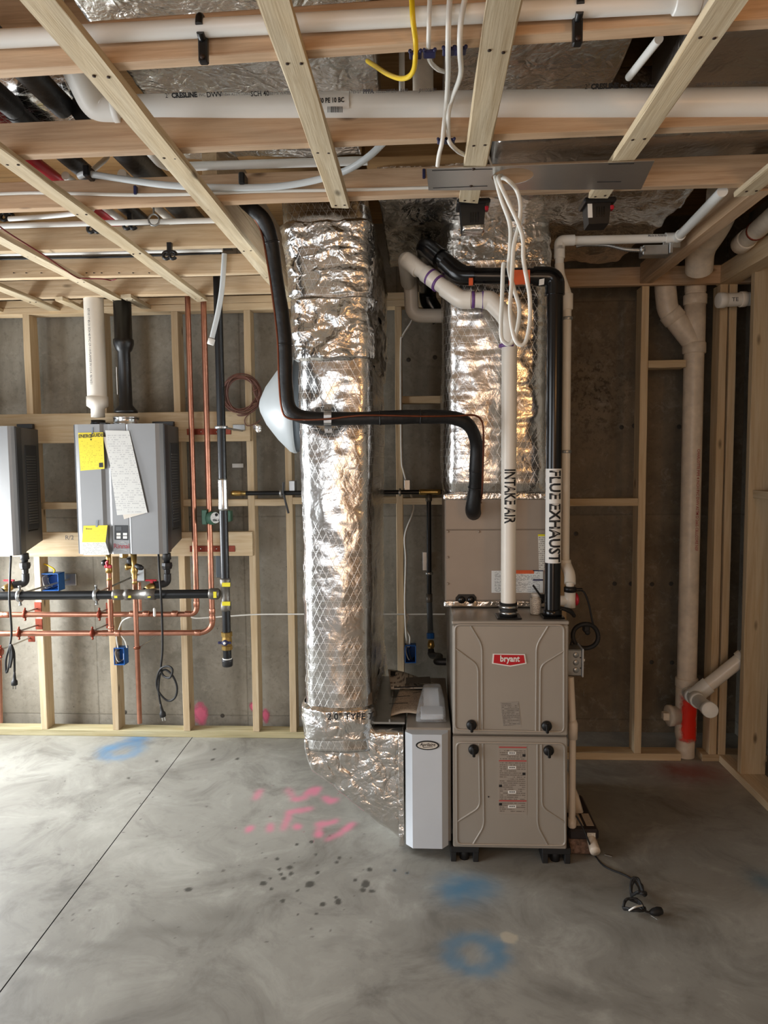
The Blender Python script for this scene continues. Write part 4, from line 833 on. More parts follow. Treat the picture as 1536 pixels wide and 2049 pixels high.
def ribbon(m, pts, wx, t=.0016):
    pts = [V(p) for p in pts]; w_ = V((wx / 2, 0, 0)); vs = []
    for p in pts: vs += [p - w_, p + w_, p + w_ + V((0, t, 0)), p - w_ + V((0, t, 0))]
    fs = [(i * 4 + k, i * 4 + (k + 1) % 4, i * 4 + 4 + (k + 1) % 4, i * 4 + 4 + k) for i in range(len(pts) - 1) for k in range(4)] + [(0, 1, 2, 3), tuple(range(len(vs) - 4, len(vs)))]
    return m.add(vs, fs)
sb_ = part('strap', ribbon(MB(), smooth_path([P(656, 809, 2.7460), P(655, 822, 2.7420), P(655, 824, 2.6290), P(655, 850, 2.6290), P(656, 852, 2.7420), P(657, 866, 2.7460)], .012, 4), rad(15, q)), 'galv', ln, 'galvanised strap')
for py in (816, 860): part('screw', MB().lathe(P(656, py, 2.7440), FRONT, [(0, .004), (.004, .003)], 10), 'steel', sb_)
# ================================================================== WATER HEATERS
YH = 3.67; YHB = YS - .040
def heater(px0, px1, pt, pb, label, tags):
    x0, x1 = P(px0, 1000, YH).x, P(px1, 1000, YH).x; z1, z0 = P((px0 + px1) / 2, pt, YH).z, P((px0 + px1) / 2, pb, YH).z; W = x1 - x0
    h = thing('water_heater', ((x0 + x1) / 2, YHB, z0), label, 'water heater')
    # body: tapered box behind the cover, bevelled underside towards the wall
    e = .016
    part('body', MB().prism([(x0 - .004, YH + .045, z0 + .005), (x0 - .004, YHB, z0 + .055), (x0 - .004, YHB, z1 - .01), (x0 - .004, YH + .045, z1 - .004)], (W + .008, 0, 0)), 'heater_side', h)
    # sculpted front cover, one vertical extrusion with flat face, sunk band and bevel, its highlight painted as a white strip
    u = lambda t: x0 + W * t
    cprof = [(0, .05), (0, .016), (.02, .004), (.055, 0), (.30, 0), (.335, .013), (.375, .013), (.40, .008), (.585, .008), (.60, .012), (.615, .0), (.925, 0), (.965, .006), (1.0, .022), (1.0, .05)]
    m = MB(); m.prism([(u(t), YH + d, z0) for t, d in cprof], (0, 0, z1 - z0)); cv = part('front_cover', m, 'heater_silver', h)
    part('highlight_strip', MB().prism([(u(.592), YH + .0105, z0 + .003), (u(.603), YH + .0105, z0 + .003), (u(.6165), YH - .0012, z0 + .003), (u(.612), YH - .0012, z0 + .003)], (0, 0, z1 - z0 - .006)), 'white_paint', cv, 'white strip painting the bevel highlight')
    part('side_trim', MB().box((x0 - .006, YH + .014, z0), (x0 + .004, YH + .05, z1), .004), 'heater_dark', cv, 'dark left edge')
    part('side_trim', MB().box((x1 - .004, YH + .020, z0 + .002), (x1 + .006, YH + .075, z1 - .002), .004), 'heater_dark', cv, 'dark right edge')
    sx = x1 + .004
    vb = part('side_vent', MB().box((sx, YH + .10, z0 + .13), (sx + .003, YHB - .03, z1 - .10), .001), 'heater_dark', h)
    for i in range(26):
        zz = z0 + .16 + i * (z1 - z0 - .31) / 26; part('louver', MB().box((sx + .001, YH + .11, zz), (sx + .006, YHB - .045, zz + .007), .001), 'heater_side', vb)
    part('slot', MB().box((sx + .003, YH + .10, z0 + .12), (sx + .0045, YHB - .05, z0 + .126)), 'black_plastic', vb)
    part('mounting_bracket', MB().box((u(.72), YHB - .03, z1 - .004), (u(.97), YHB - .004, z1 + .022), .002), 'heater_dark', h)
    return h, cv, x0, x1, z0, z1, u
h1, cv, x0, x1, z0, z1, u = heater(152, 328, 848, 1109, 'tankless water heater with yellow tag, taped papers and control panel', True)
cpn = part('control_panel', plate(MB(), fq(YH + .0065, (229, 1051), (256, 1051), (257, 1081), (229, 1080)), FRONT, .003), 'black_plastic', cv)
for px, py in ((237, 1069), (250, 1069), (237, 1075.5), (250, 1075.5)): part('button', plate(MB(), fq(YH + .0055, (px - 4, py - 2.6), (px + 4, py - 2.6), (px + 4, py + 2.4), (px - 4, py + 2.4)), FRONT, .001), 'white_label', cpn)
part('display', plate(MB(), fq(YH + .0055, (232, 1054), (243, 1054), (243, 1062), (232, 1062)), FRONT, .001), 'black_gloss', cpn)
text('Rinnai', .036, P(243, 1093, YH + .0078), (1, 0, 0), (0, 0, 1), 'logo_red', cv, 'logo', .98, .0006)
part('logo_swoosh', MB().tube(spline([P(233, 1101, YH + .007), P(241, 1099, YH + .007), P(254, 1101, YH + .007)], 5), .0007, 5), 'white_label', cv)
part('logo_swoosh', MB().tube(spline([P(237, 1087, YH + .007), P(246, 1085, YH + .007), P(253, 1089, YH + .007)], 5), .0007, 5), 'white_label', cv)
h2, cv2, a0, a1, b0_, b1_, u2 = heater(-100, 31, 853, 1112, 'second tankless water heater, cut off at the left, without papers', False)
# papers taped to the first heater
def paper(pxs, Y0, Y1, t=.0006): 
    (ax, ay), (bx, by), (cx, cy), (dx, dy) = pxs; m = MB(); n = 6; vs = []
    for j in range(n + 1):
        v = j / n; y = Y0 + (Y1 - Y0) * v - .004 * math.sin(v * 3.1)
        vs += [P(ax + (dx - ax) * v, ay + (dy - ay) * v, y), P(bx + (cx - bx) * v, by + (cy - by) * v, y)]
    k = len(vs); vs += [p + V((0, t, 0)) for p in vs]
    fs = [(2 * j, 2 * j + 1, 2 * j + 3, 2 * j + 2) for j in range(n)] + [(k + 2 * j, k + 2 * j + 2, k + 2 * j + 3, k + 2 * j + 1) for j in range(n)] + [(0, k, k + 1, 1), (2 * n, 2 * n + 1, k + 2 * n + 1, k + 2 * n)]
    fs += [(2 * j, 2 * j + 2, k + 2 * j + 2, k + 2 * j) for j in range(n)] + [(2 * j + 1, k + 2 * j + 1, k + 2 * j + 3, 2 * j + 3) for j in range(n)]
    return m.add(vs, fs, False)
eg = single('energy_tag', paper(((156, 866), (206, 865), (209, 938), (161, 942)), YH - .003, YH - .004), 'print_yellow', 'yellow energy guide tag taped to the upper front of the water heater', 'tag')
ye = YH - .006
text('ENERG', .026, P(170, 873, ye), (1, 0, .01), (0, 0, 1), 'ink', eg, 'tag_lettering', .86, .0005); text('GUIDE', .026, P(194, 871, ye), (1, 0, .01), (0, 0, 1), 'ink', eg, 'tag_lettering', .86, .0005); text('Y', .024, P(182.5, 873, ye), (1, 0, 0), (0, 0, 1), 'ink', eg, 'tag_lettering', .8, .0005)
part('arrow', plate(MB(), fq(ye, (180, 878), (184, 878), (182, 882)), FRONT, .0006), 'ink', eg)
text('$480', .024, P(168.5, 897, ye), (1, 0, .02), (0, 0, 1), 'ink', eg, 'tag_lettering', .9, .0004)
part('black_box', plate(MB(), fq(ye, (194, 918), (203, 918), (203, 923), (194, 923)), FRONT, .0006), 'ink', eg); part('black_box', plate(MB(), fq(ye, (198, 925), (206, 924), (206, 935), (198, 935)), FRONT, .0006), 'ink', eg)
part('tape', plate(MB(), fq(ye + .002, (183, 855), (186, 855), (186, 868), (183, 868)), FRONT, .0005), 'tape_grey', eg)
ms = single('manual_sheets', paper(((210, 861), (258, 862), (295, 1026), (234, 1031)), YH - .004, YH - .010), 'print_sheet', 'long white instruction sheets hanging crooked from the water heater front', 'papers')
part('rear_sheet', paper(((206, 874), (252, 878), (290, 1027), (248, 1039)), YH - .0015, YH - .006), 'paper', ms)
rc = single('registration_card', paper(((167, 1052), (215, 1051), (211, 1085), (164, 1085)), YH - .003, YH - .012), 'print_yellow', 'yellow and white registration card taped low on the water heater', 'card')
part('white_flap', paper(((162, 1085), (211, 1085), (219, 1110), (167, 1111)), YH - .010, YH - .016), 'print_white', rc)
text('Rinnai', .014, P(178, 1058.5, YH - .007), (1, 0, 0), (0, 0, 1), 'ink', rc, 'card_lettering', 1., .0003)
part('tape', plate(MB(), fq(YH - .005, (192, 1041), (196, 1041), (195, 1056), (191, 1056)), FRONT, .0005), 'tape_grey', rc)
# vents of the heater
yv = YH + .105
pv = P(191, 700, yv); pvx = P(196, 832, yv).x
wp = thing('vent_pipe', (pvx, yv, z1), 'white PVC air pipe on top of the water heater', 'pipe')
r3 = rad(19, pv); zt_ = P(0, 598, yv).z + .05
part('pipe', MB().tube([(pvx, yv, P(196, 800, yv).z), (pvx, yv, zt_ + .02)], r3, 24), 'pvc', wp)
part('reducer', MB().lathe((pvx, yv, P(196, 835, yv).z), (0, 0, 1), [(0, r3 * .70), (.045, r3 * .70), (.06, r3 * 1.1), (.11, r3 * 1.1)], 24), 'pvc', wp)
part('collar', MB().lathe((pvx, yv, z1 - .003), (0, 0, 1), [(0, r3 * .72), (.030, r3 * .72)], 20).box((pvx - .03, yv - .03, z1 - .003), (pvx + .055, yv + .03, z1 + .012), .002), 'black_plastic', wp)
text('07110 17 85-21 SCH 40 PVC CF-110-FLANGE IN U.S.A. 06/16/21', .016, V((pvx - r3 * .12, yv - r3, P(0, 700, yv).z)), (0, 0, -1), (1, 0, 0), 'ink_grey', wp, 'pipe_lettering', .92, .0001, bend=r3)
bx = P(252, 820, yv).x; r4 = rad(17, P(243, 640, yv))
bf = thing('vent_flue', (bx, yv, z1), 'black vent flue with steel clamp on top of the water heater', 'pipe')
zq = lambda py: P(252, py, yv).z
part('pipe', MB().lathe((bx, yv, zq(826)), (0, 0, 1), [(0, r4 * 1.35), (.012, r4 * 1.3), (.04, r4 * .78), (zq(705) - zq(826), r4 * .72), (zq(700) - zq(826), r4 * .95), (zq(688) - zq(826), r4 * 1.18), (zq(680) - zq(826), r4 * 1.18), (zq(678) - zq(826), r4 * 1.02), (zt_ + .02 - zq(826), r4 * 1.02)], 24), 'black_plastic', bf)
part('clamp', MB().lathe((bx, yv, z1), (0, 0, 1), [(0, r4 * 1.5), (.004, r4 * 1.56), (.008, r4 * 1.5), (.034, r4 * 1.5), (.038, r4 * 1.56), (.042, r4 * 1.5)], 24), 'steel', bf)
part('reflector_strip', MB().box((bx - r4 * .80, yv - r4 * .5, zq(790)), (bx - r4 * .74, yv - r4 * .42, zq(735))), 'white_label', bf)
# ================================================================== COPPER, GAS AND POWER BELOW THE HEATERS
def hose(nm, pts, wpx, mat, label, cat, seg=14, r=.03, n=6, smooth=False): 
    q = spline(pts, n) if smooth else smooth_path(pts, r, n); return single(nm, MB().tube(q, rad(wpx / 2, pts[len(pts) // 2]), seg), mat, label, cat)
YK = 3.86; YH1 = 3.80; YH2 = 3.77
def copper_run(label, pts, fits, wpx):
    t = thing('copper_pipe', pts[-1], label, 'pipe'); r_ = rad(wpx / 2, pts[0])
    part('tube', MB().tube(smooth_path(pts, .045, 7), r_, 16), 'copper', t)
    for p, d in fits: part('fitting', collar(MB(), p, d, r_ * 1.14, .030), 'copper', t); 
    return t, r_
tz_ = ZT + .05
ca = [P(371, 616, YK), P(393, 1208, YK), P(395, 1229, YK), P(372, 1229, YK - .02), P(-40, 1230, YH1)]
ca[0] = V((P(393, 1208, YK).x, YK, ZT + .07)); ca[1] = V((P(393, 1208, YK).x, YK, P(393, 1150, YK).z)); ca[2] = V((P(394, 1228, YK).x, YK, P(0, 1228, YK).z))
c1, rc1 = copper_run('left of two copper risers, turning left into the upper horizontal copper line', [ca[0], ca[2], P(-40, 1230, YH1)], [(P(393, 1208, YK), (0, 0, 1)), (P(376, 1228, YK), (1, 0, 0)), (P(350, 1228, YK - .02), (1, 0, 0)), (P(293, 1228, YK - .03), (1, 0, 0)), (P(266, 1228, YK - .03), (1, 0, 0)), (P(6, 1230, YH1 + .005), (1, 0, 0)), (P(14, 1230, YH1 + .005), (1, 0, 0))], 11)
cx_ = P(424, 1220, YK).x
c2, _ = copper_run('right of two copper risers, turning left into the lower horizontal copper line', [V((cx_, YK, ZT + .07)), V((cx_, YK, P(0, 1252, YK).z)), P(408, 1266, YK - .005), P(-40, 1268, YH2)], [(V((cx_, YK, P(0, 1222, YK).z)), (0, 0, 1)), (V((cx_, YK, P(0, 1236, YK).z)), (0, 0, 1)), (P(396, 1266, YK - .01), (1, 0, 0)), (P(236, 1267, YH2 + .05), (1, 0, 0)), (P(210, 1267, YH2 + .05), (1, 0, 0))], 11.5)
def drop(px, py0, py1, Y, label, wpx=10):
    x = P(px, (py0 + py1) / 2, Y).x; t = thing('copper_drop', (x, Y, P(px, py1, Y).z), label, 'pipe'); r_ = rad(wpx / 2, V((x, Y, 1)))
    part('tube', MB().tube([(x, Y, P(px, py1, Y).z), (x, Y, P(px, py0, Y).z)], r_, 16), 'copper', t); return t, x, r_
d1_, dx1, dr = drop(220, 1130, 1262, YH + .06, 'short copper drop from the red-handled valve to the lower copper line')
for py in (1256, 1262): part('fitting', collar(MB(), (dx1, YH + .06, P(220, py, YH + .06).z), (0, 0, 1), dr * 1.2, .018), 'copper', d1_)
d2_, dx2, dr2 = drop(274, 1140, 1447, YH + .05, 'long copper drain drop hanging from the brass valve to near the floor', 9.5)
part('fitting', collar(MB(), (dx2, YH + .05, P(274, 1296, YH + .05).z), (0, 0, 1), dr2 * 1.45, .012), 'copper_dark', d2_)
part('clamp_rod', MB().tube([P(276, 1297, YH + .07), P(318, 1270, YS)], .004, 8), 'galv', d2_)
d3_, dx3, dr3 = drop(280, 1165, 1222, YH + .12, 'thin copper stub behind the long copper drop', 6)
hose('copper_stub', [P(0, 1320, 3.74), P(2, 1446, 3.74)], 7, 'copper', 'copper pipe end at the far left edge, near the floor', 'pipe')
# valves under the heater
vl = thing('isolation_valve', P(217, 1112, YH + .06), 'brass valve with red lever under the water heater, left one', 'valve')
x = dx1; zz = lambda py: P(220, py, YH + .06).z
part('valve_body', MB().lathe((x, YH + .06, zz(1165)), (0, 0, 1), [(0, .012), (.02, .015), (.03, .012), (.05, .013), (.055, .018), (.085, .018), (.09, .012), (.12, .014), (z0 + .004 - zz(1165), .014)], 14), 'brass', vl)
part('lever', MB().box((x - .006, YH + .015, zz(1131) - .010), (x + .034, YH + .03, zz(1131) + .008), .004).tube([(x + .012, YH + .02, zz(1131)), (x + .006, YH + .02, zz(1123)), (x + .016, YH + .02, zz(1121))], .008, 8), 'red_plastic', vl, 'red lever')
part('drain_cap', MB().lathe((x - .028, YH + .05, zz(1127)), (1, -.15, .35), [(0, .014), (.004, .017), (.022, .017), (.024, .010)], 14), 'black_plastic', vl, 'black cap')
vl2 = thing('isolation_valve', P(274, 1112, YH + .05), 'brass valve cluster under the water heater, right one', 'valve')
zz = lambda py: P(274, py, YH + .05).z; x = dx2
part('valve_body', MB().lathe((x, YH + .05, zz(1172)), (0, 0, 1), [(0, .011), (.02, .015), (.03, .011), (.05, .016), (.058, .013), (.08, .02), (.10, .018), (.11, .013), (z0 + .004 - zz(1172), .017)], 14), 'brass', vl2)
part('union_nut', MB().lathe((P(248, 1112, YH + .06).x, YH + .06, z0 - .028), (0, 0, 1), [(0, .016), (.006, .022), (.030, .022)], 6, False), 'brass', vl2)
part('side_port', MB().lathe((x - .004, YH + .05, zz(1134)), (-1, -.2, 0), [(0, .012), (.025, .012), (.026, .018), (.04, .018)], 12), 'brass', vl2)
part('pressure_port', MB().lathe((x - .03, YH + .06, zz(1116)), (.2, 0, -1), [(0, .014), (.02, .02), (.05, .012), (.06, .008)], 12), 'dark_iron', vl2)
part('relief_stub', MB().lathe((x + .006, YH + .05, zz(1132)), (1, 0, -.35), [(0, .014), (.03, .016), (.045, .010)], 12), 'dark_iron', vl2)
# condensate / gas unions
def gas_union(px, label):
    x = P(px, 1130, YH + .09).x; Y = YH + .09; zz = lambda py: P(px, py, Y).z
    g = thing('gas_union', (x, Y, zz(1170)), label, 'pipe fitting')
    part('coupling', MB().lathe((x, Y, zz(1108)), (0, 0, -1), [(-.004, .020), (0, .022), (.03, .024), (.034, .017), (.045, .017)], 16), 'dark_iron', g)
    part('union_nut', MB().lathe((x, Y, zz(1125)), (0, 0, -1), [(0, .017), (.002, .028), (.018, .03), (.034, .026), (.04, .018), (.062, .016)], 8, False), 'dark_iron', g)
    p0 = V((x, Y, zz(1148))); p1 = V((x, Y, zz(1167))); p2 = P(px - 24, 1171, Y - .03); p3 = P(px - 46, 1183, Y - .08)
    part('elbow', MB().tube(smooth_path([p0, p1, p2], .035, 8), .020, 14), 'dark_iron', g)
    part('nipple', MB().tube([p2, p3], .0165, 14), 'black_iron', g)
    v_ = part('gas_valve', MB().lathe(p2 + (p3 - p2) * .1, p3 - p2, [(0, .019), (.012, .023), (.035, .023), (.05, .018)], 12), 'brass', g)
    part('valve_lever', MB().box((p2.x - .05, p2.y - .01, p2.z + .022), (p2.x + .012, p2.y + .004, p2.z + .032), .003).box((p2.x - .022, p2.y - .012, p2.z + .01), (p2.x - .006, p2.y + .006, p2.z + .028), .002), 'red_plastic', v_, 'red lever')
    return g
gas_union(334, 'dark iron gas union and red valve under the tagged water heater'); gas_union(50, 'dark iron gas union and red valve under the cut-off water heater')
# horizontal gas main and vertical gas riser
YG = 3.60; zg = P(300, 1189, YG).z; gp0, gp1 = P(-60, 1193, YG), P(440, 1188, YG); rg = rad(9, P(100, 1190, YG))
gm = thing('gas_main', gp1, 'black horizontal gas main running under both water heaters', 'pipe')
gl = lambda px: P(px, 1193 - (px + 60) * .01, YG)
part('pipe', MB().tube([gl(-60), gl(235)], rg, 16), 'black_iron', gm); part('pipe', MB().tube([gl(312), gl(425)], rg * 1.0, 16), 'black_iron', gm)
part('tee', MB().lathe(gl(227), gl(317) - gl(227), [(0, rg * 1.15), (.012, rg * 1.2), (.05, rg * 1.15), (.054, rg * 1.0), (.065, rg * 1.0), (.066, rg * 1.25), (.09, rg * 1.25), (.092, rg * 1.08), (.17, rg * 1.08), (.172, rg * 1.25), (.225, rg * 1.22), (.228, rg)], 20), 'grey_iron', gm)
for px in (236, 263, 302): part('press_tag', plate(MB(), [gl(px - 3) + V((0, -rg * 1.2, -.012)), gl(px + 3) + V((0, -rg * 1.2, -.012)), gl(px + 3) + V((0, -rg * 1.2, .000)), gl(px - 3) + V((0, -rg * 1.2, .000))], FRONT, .006), 'yellow_tag', gm)
part('elbow_end', MB().lathe(gl(419), V((1, 0, 0)), [(0, rg * 1.15), (.01, rg * 1.25), (.045, rg * 1.25), (.055, rg * .9), (.058, rg * .5)], 20), 'grey_iron', gm)
part('press_tag', plate(MB(), [gl(430) + V((0, -rg * 1.27, -.016)), gl(436) + V((0, -rg * 1.27, -.016)), gl(436) + V((0, -rg * 1.27, .016)), gl(430) + V((0, -rg * 1.27, .016))], FRONT, .004), 'yellow_tag', gm)
for px, qx, qy in ((40, 139, 1159), (193, 275, 1150)):
    p = gl(px); k = part('split_ring', collar(MB(), p, (1, 0, 0), rg * 1.42, .016), 'galv', gm)
    for s_ in (1, -1): part('ring_bolt', MB().lathe(p + V((0, 0, rg * 1.4 * s_)), (0, 0, s_), [(0, .006), (.012, .006), (.013, .009), (.02, .008)], 8), 'galv', k)
    part('rod', MB().tube([p + V((0, .015, .01)), P(qx, qy, YW - .01)], .0055, 8), 'galv', k)
    part('rod_plate', MB().box((P(qx - 7, qy, YW).x, YW - .012, P(qx, qy + 12, YW).z), (P(qx + 15, qy, YW).x, YW - .001, P(qx, qy - 12, YW).z), .002), 'galv', k)
xg = P(449, 1100, YG).x; g_ = lambda py: P(449, py, YG).z; r5 = rad(8.6, P(449, 900, YG))
gr = thing('gas_riser', (xg, YG, g_(1332)), 'tall black gas riser with brass blue-handled valve and capped end', 'pipe')
part('pipe', MB().tube([(xg, YG, g_(1165)), (xg, YG, 2.80)], r5, 18), 'black_iron', gr)
part('coupling', MB().lathe((xg, YG, g_(1021)), (0, 0, 1), [(0, r5 * 1.1), (.01, r5 * 1.2), (.05, r5 * 1.12), (.06, r5 * 1.1), (g_(958) - g_(1021) - .01, r5 * 1.12), (g_(958) - g_(1021), r5 * 1.2)], 20), 'steel', gr)
part('tee', MB().lathe((xg, YG, g_(1222)), (0, 0, 1), [(0, r5 * 1.15), (.008, r5 * 1.3), (.045, r5 * 1.22), (.05, r5 * 1.02), (.12, r5 * 1.02), (.125, r5 * 1.22), (.165, r5 * 1.32), (.172, r5 * 1.1)], 20), 'grey_iron', gr)
for py in (1170, 1208): part('press_tag', plate(MB(), fq(YG - r5 * 1.32, (444, py - 4), (460, py - 4), (460, py + 4), (444, py + 4)), FRONT, .006), 'yellow_tag', gr)
part('lower_pipe', MB().tube([(xg, YG, g_(1330)), (xg, YG, g_(1218))], r5, 18), 'black_iron', gr)
bv = part('ball_valve', MB().lathe((xg, YG, g_(1300)), (0, 0, 1), [(0, r5 * 1.1), (.002, r5 * 1.3), (.022, r5 * 1.3), (.024, r5 * 1.1), (.05, r5 * 1.25), (.07, r5 * 1.12), (.072, r5 * 1.35), (.094, r5 * 1.35), (.096, r5)], 8, False), 'brass', gr)
part('handle', MB().lathe((xg, YG - r5 * 1.1, g_(1283)), FRONT, [(0, .014), (.014, .016), (.018, .012)], 14).box((xg - .038, YG - r5 * 1.1 - .012, g_(1283) - .007), (xg + .032, YG - r5 * 1.1 - .004, g_(1283) + .007), .003), 'navy', bv, 'dark blue handle')
part('handle_nut', MB().lathe((xg, YG - r5 * 1.1 - .018, g_(1283)), FRONT, [(0, .008), (.006, .007)], 6), 'white_label', bv)
part('end_cap', MB().lathe((xg, YG, g_(1333)), (0, 0, 1), [(0, r5 * 1.1), (.004, r5 * 1.25), (.03, r5 * 1.3), (.038, r5 * 1.3)], 18), 'dark_iron', gr)
part('sealant_ring', MB().lathe((xg, YG, g_(1319)), (0, 0, 1), [(0, r5 * 1.12), (.006, r5 * 1.12)], 18), 'white_label', gr)
k = part('split_ring', collar(MB(), (xg, YG, g_(855)), (0, 0, 1), r5 * 1.5, .014), 'galv', gr); part('rod', MB().tube([(xg + .02, YG, g_(856)), P(484, 862, YS - .04)], .0055, 8), 'galv', k)
part('rod_plate', MB().box((P(470, 862, YS).x, YS - .047, P(0, 868, YS).z), (P(494, 862, YS).x, YS - .040, P(0, 856, YS).z), .002), 'galv', k)
# straps on the ledger boards
for px0, px1, py0, py1, lab in ((374, 462, 858, 870, 'dark red perforated strap on the upper ledger board'), (380, 470, 1092, 1104, 'dark red perforated strap on the lower ledger board')):
    st_ = thing('pipe_strap', P((px0 + px1) / 2, py1, YS - .04), lab, 'strap')
    part('strip', MB().box((P(px0, py0, YS - .04).x, YS - .046, P(400, py1, YS - .04).z), (P(px1, py0, YS - .04).x, YS - .0395, P(400, py0, YS - .04).z), .001), 'copper_strap', st_)
    for px in (386, 402, 417, 433, 446): part('screw', MB().lathe(P(px, (py0 + py1) / 2, YS - .046), FRONT, [(0, .004), (.003, .003)], 8), 'steel', st_)
# copper hangers on the studs
def hanger(px, py, Y, qx, qy, label):
    p = P(px, py, Y); t = thing('pipe_hanger', p - V((0, 0, .03)), label, 'pipe hanger')
    part('ring', collar(MB(), p, (1, 0, 0), .0225, .012), 'copper_strap', t)
    for s_ in (1, -1): part('bolt', MB().lathe(p + V((0, 0, .021 * s_)), (0, 0, s_), [(0, .005), (.012, .006), (.016, .004)], 8), 'copper_strap', t)
    q = P(qx, qy, YS - .004); part('rod', MB().tube([p + V((.004, .01, .012)), q], .005, 8), 'galv', t)
    part('plate', MB().box((q.x - .012, YS - .006, q.z - .025), (q.x + .03, YS - .001, q.z + .038), .002), 'copper_strap', t)
hanger(50, 1229, YH1 + .01, 73, 1218, 'copper hanger on the upper line, left'); hanger(199, 1229, YH1 + .02, 216, 1219, 'copper hanger on the upper line, right')
hanger(38, 1267, YH2, 75, 1251, 'copper hanger on the lower line, left'); hanger(185, 1267, YH2 + .01, 216, 1249, 'copper hanger on the lower line, right')
hanger(2, 1304, YH2 - .01, 60, 1276, 'copper hanger low at the far left')
# blue electrical boxes
def blue_box(px0, px1, py0, py1, Y, label, side=.06):
    a, b = P(px0, py1, Y), P(px1, py0, Y); t = thing('junction_box', ((a.x + b.x) / 2, Y + .03, a.z), label, 'junction box'); w_ = .004
    m = MB().box((a.x, Y + side - w_, a.z), (b.x, Y + side, b.z), .001).box((a.x, Y, a.z), (a.x + w_, Y + side, b.z), .001).box((b.x - w_, Y, a.z), (b.x, Y + side, b.z), .001).box((a.x, Y, a.z), (b.x, Y + side, a.z + w_), .001).box((a.x, Y, b.z - w_), (b.x, Y + side, b.z), .001)
    part('shell', m, 'blue_plastic', t)
    for i in range(2):
        x = a.x + (b.x - a.x) * (.3 + .3 * i); part('wire', MB().tube(spline([(x, Y + side - .01, b.z - .01), (x - .012, Y + .01, b.z - .02), (x - .010, Y + .006, (a.z + b.z) / 2), (x + .004, Y + .012, a.z + .016), (x + .014, Y + side - .012, a.z + .02)], 5), .0028, 7), ('cable_white', 'black_plastic')[i], t)
    return t
b1 = blue_box(77, 116, 1148, 1183, YS + .005, 'large blue electrical box beside the stud under the left heater', .075)
b2 = blue_box(228, 248, 1297, 1331, YS - .01, 'small blue electrical box on the stud under the copper lines', .06)
part('sticker', plate(MB(), [P(249, 1306, YS + .02) + V((.003, -.02, 0)), P(249, 1306, YS + .02) + V((.003, .01, 0)), P(249, 1318, YS + .02) + V((.003, .01, 0)), P(249, 1318, YS + .02) + V((.003, -.02, 0))], (1, 0, 0), .002), 'white_label', b2)
b3 = blue_box(810, 832, 1292, 1327, YS - .01, 'small blue electrical box on the stud left of the furnace', .06)
hose('yellow_cable', [P(84, 1128, YS + .05), P(95, 1131, YS + .03), P(109, 1140, YS + .03), P(106, 1149, YS + .04)], 3, 'cable_yellow', 'short yellow cable entering the large blue box', 'cable', 8, n=6, smooth=True)
hose('white_cable', [P(236, 1296, YS - .0), P(233, 1275, YS - .01), P(237, 1262, YS - .01), P(246, 1242, YS - .01), P(268, 1232, YS - .02)], 3, 'cable_white', 'white cable rising from the small blue box behind the copper lines', 'cable', 8, smooth=True)
hose('white_cable', [P(254, 1296, YS), P(250, 1282, YS), P(241, 1270, YS)], 3, 'cable_white', 'short white cable curling into the small blue box', 'cable', 8, smooth=True)
hose('white_cable', [P(815, 1294, YS + .02), P(812, 1260, YS - .004), P(810, 1200, YS - .006), P(812, 1120, YS - .006), P(810, 1072, YS - .006), P(824, 1030, YS + .02), P(826, 1005, YS + .03), P(808, 945, YS - .004), P(803, 900, YS - .006), P(802, 700, YS - .006), P(806, 672, YS - .006), P(822, 646, YS - .006), P(828, 632, YS + .02)], 4.5, 'cable_white', 'white cable running up the stud left of the furnace', 'cable', 8, smooth=True)
hose('white_cable', [P(818, 1294, YS + .02), P(820, 1275, YS), P(812, 1256, YS), P(816, 1235, YS), P(810, 1225, YS + .02)], 4, 'cable_white', 'second white cable looping above the blue box left of the furnace', 'cable', 8, smooth=True)
hose('white_cable', [P(382, 1235, YS - .012), P(395, 1237, YS - .012), P(430, 1235, YS - .006), P(503, 1230, YS - .004), P(560, 1229, YS - .004), P(700, 1229, YS - .004), P(890, 1229, YS - .004)], 3, 'cable_white', 'white cable strung level across the studs behind the foil riser', 'cable', 8, smooth=True)
# power cords
def cord(pts, wpx, label, plug, cat='cord'):
    t = thing('power_cord', pts[-1], label, cat); r_ = rad(wpx / 2, pts[0]); q = spline(pts, 7)
    part('cable', MB().tube(q, r_, 8), 'black_rubber', t)
    d = (q[-1] - q[-3]).normalized(); p = q[-1]
    pl = part('plug', MB().lathe(p, d, [(0, .005), (.02, .007), (.045, .010), (.05, .016), (.072, .017), (.075, .012)], 10), 'black_rubber', t)
    sd = d.cross(V((0, 1, 0))).normalized()
    for s_ in (-1, 1): part('prong', MB().box((-.001, -.003, 0), (.001, .003, .022), 0, Matrix.Translation(p + d * .074 + sd * .007 * s_) @ d.to_track_quat('Z', 'Y').to_matrix().to_4x4()), 'steel', pl)
    return t
YCd = YH + .03
cord([P(317, 1108, YCd), P(319, 1150, YCd - .10), P(322, 1190, YG - .05), P(324, 1230, YCd - .06), P(325, 1300, YCd - .04), P(322, 1335, YCd - .03), P(327, 1352, YCd - .03), P(340, 1356, YCd - .05), P(345, 1340, YCd - .06), P(335, 1333, YCd - .05), P(320, 1340, YCd - .04), P(313, 1365, YCd - .02), P(318, 1385, YCd - .02), P(335, 1402, YCd - .02), P(350, 1396, YCd - .03), P(354, 1375, YCd - .04), P(345, 1352, YCd - .04), P(330, 1340, YCd - .03), P(320, 1350, YCd - .02), P(317, 1375, YCd - .02), P(318, 1392, YCd - .02), P(321, 1408, YCd - .02)], 4.2, 'black power cord with a loop hanging from the tagged water heater', True)
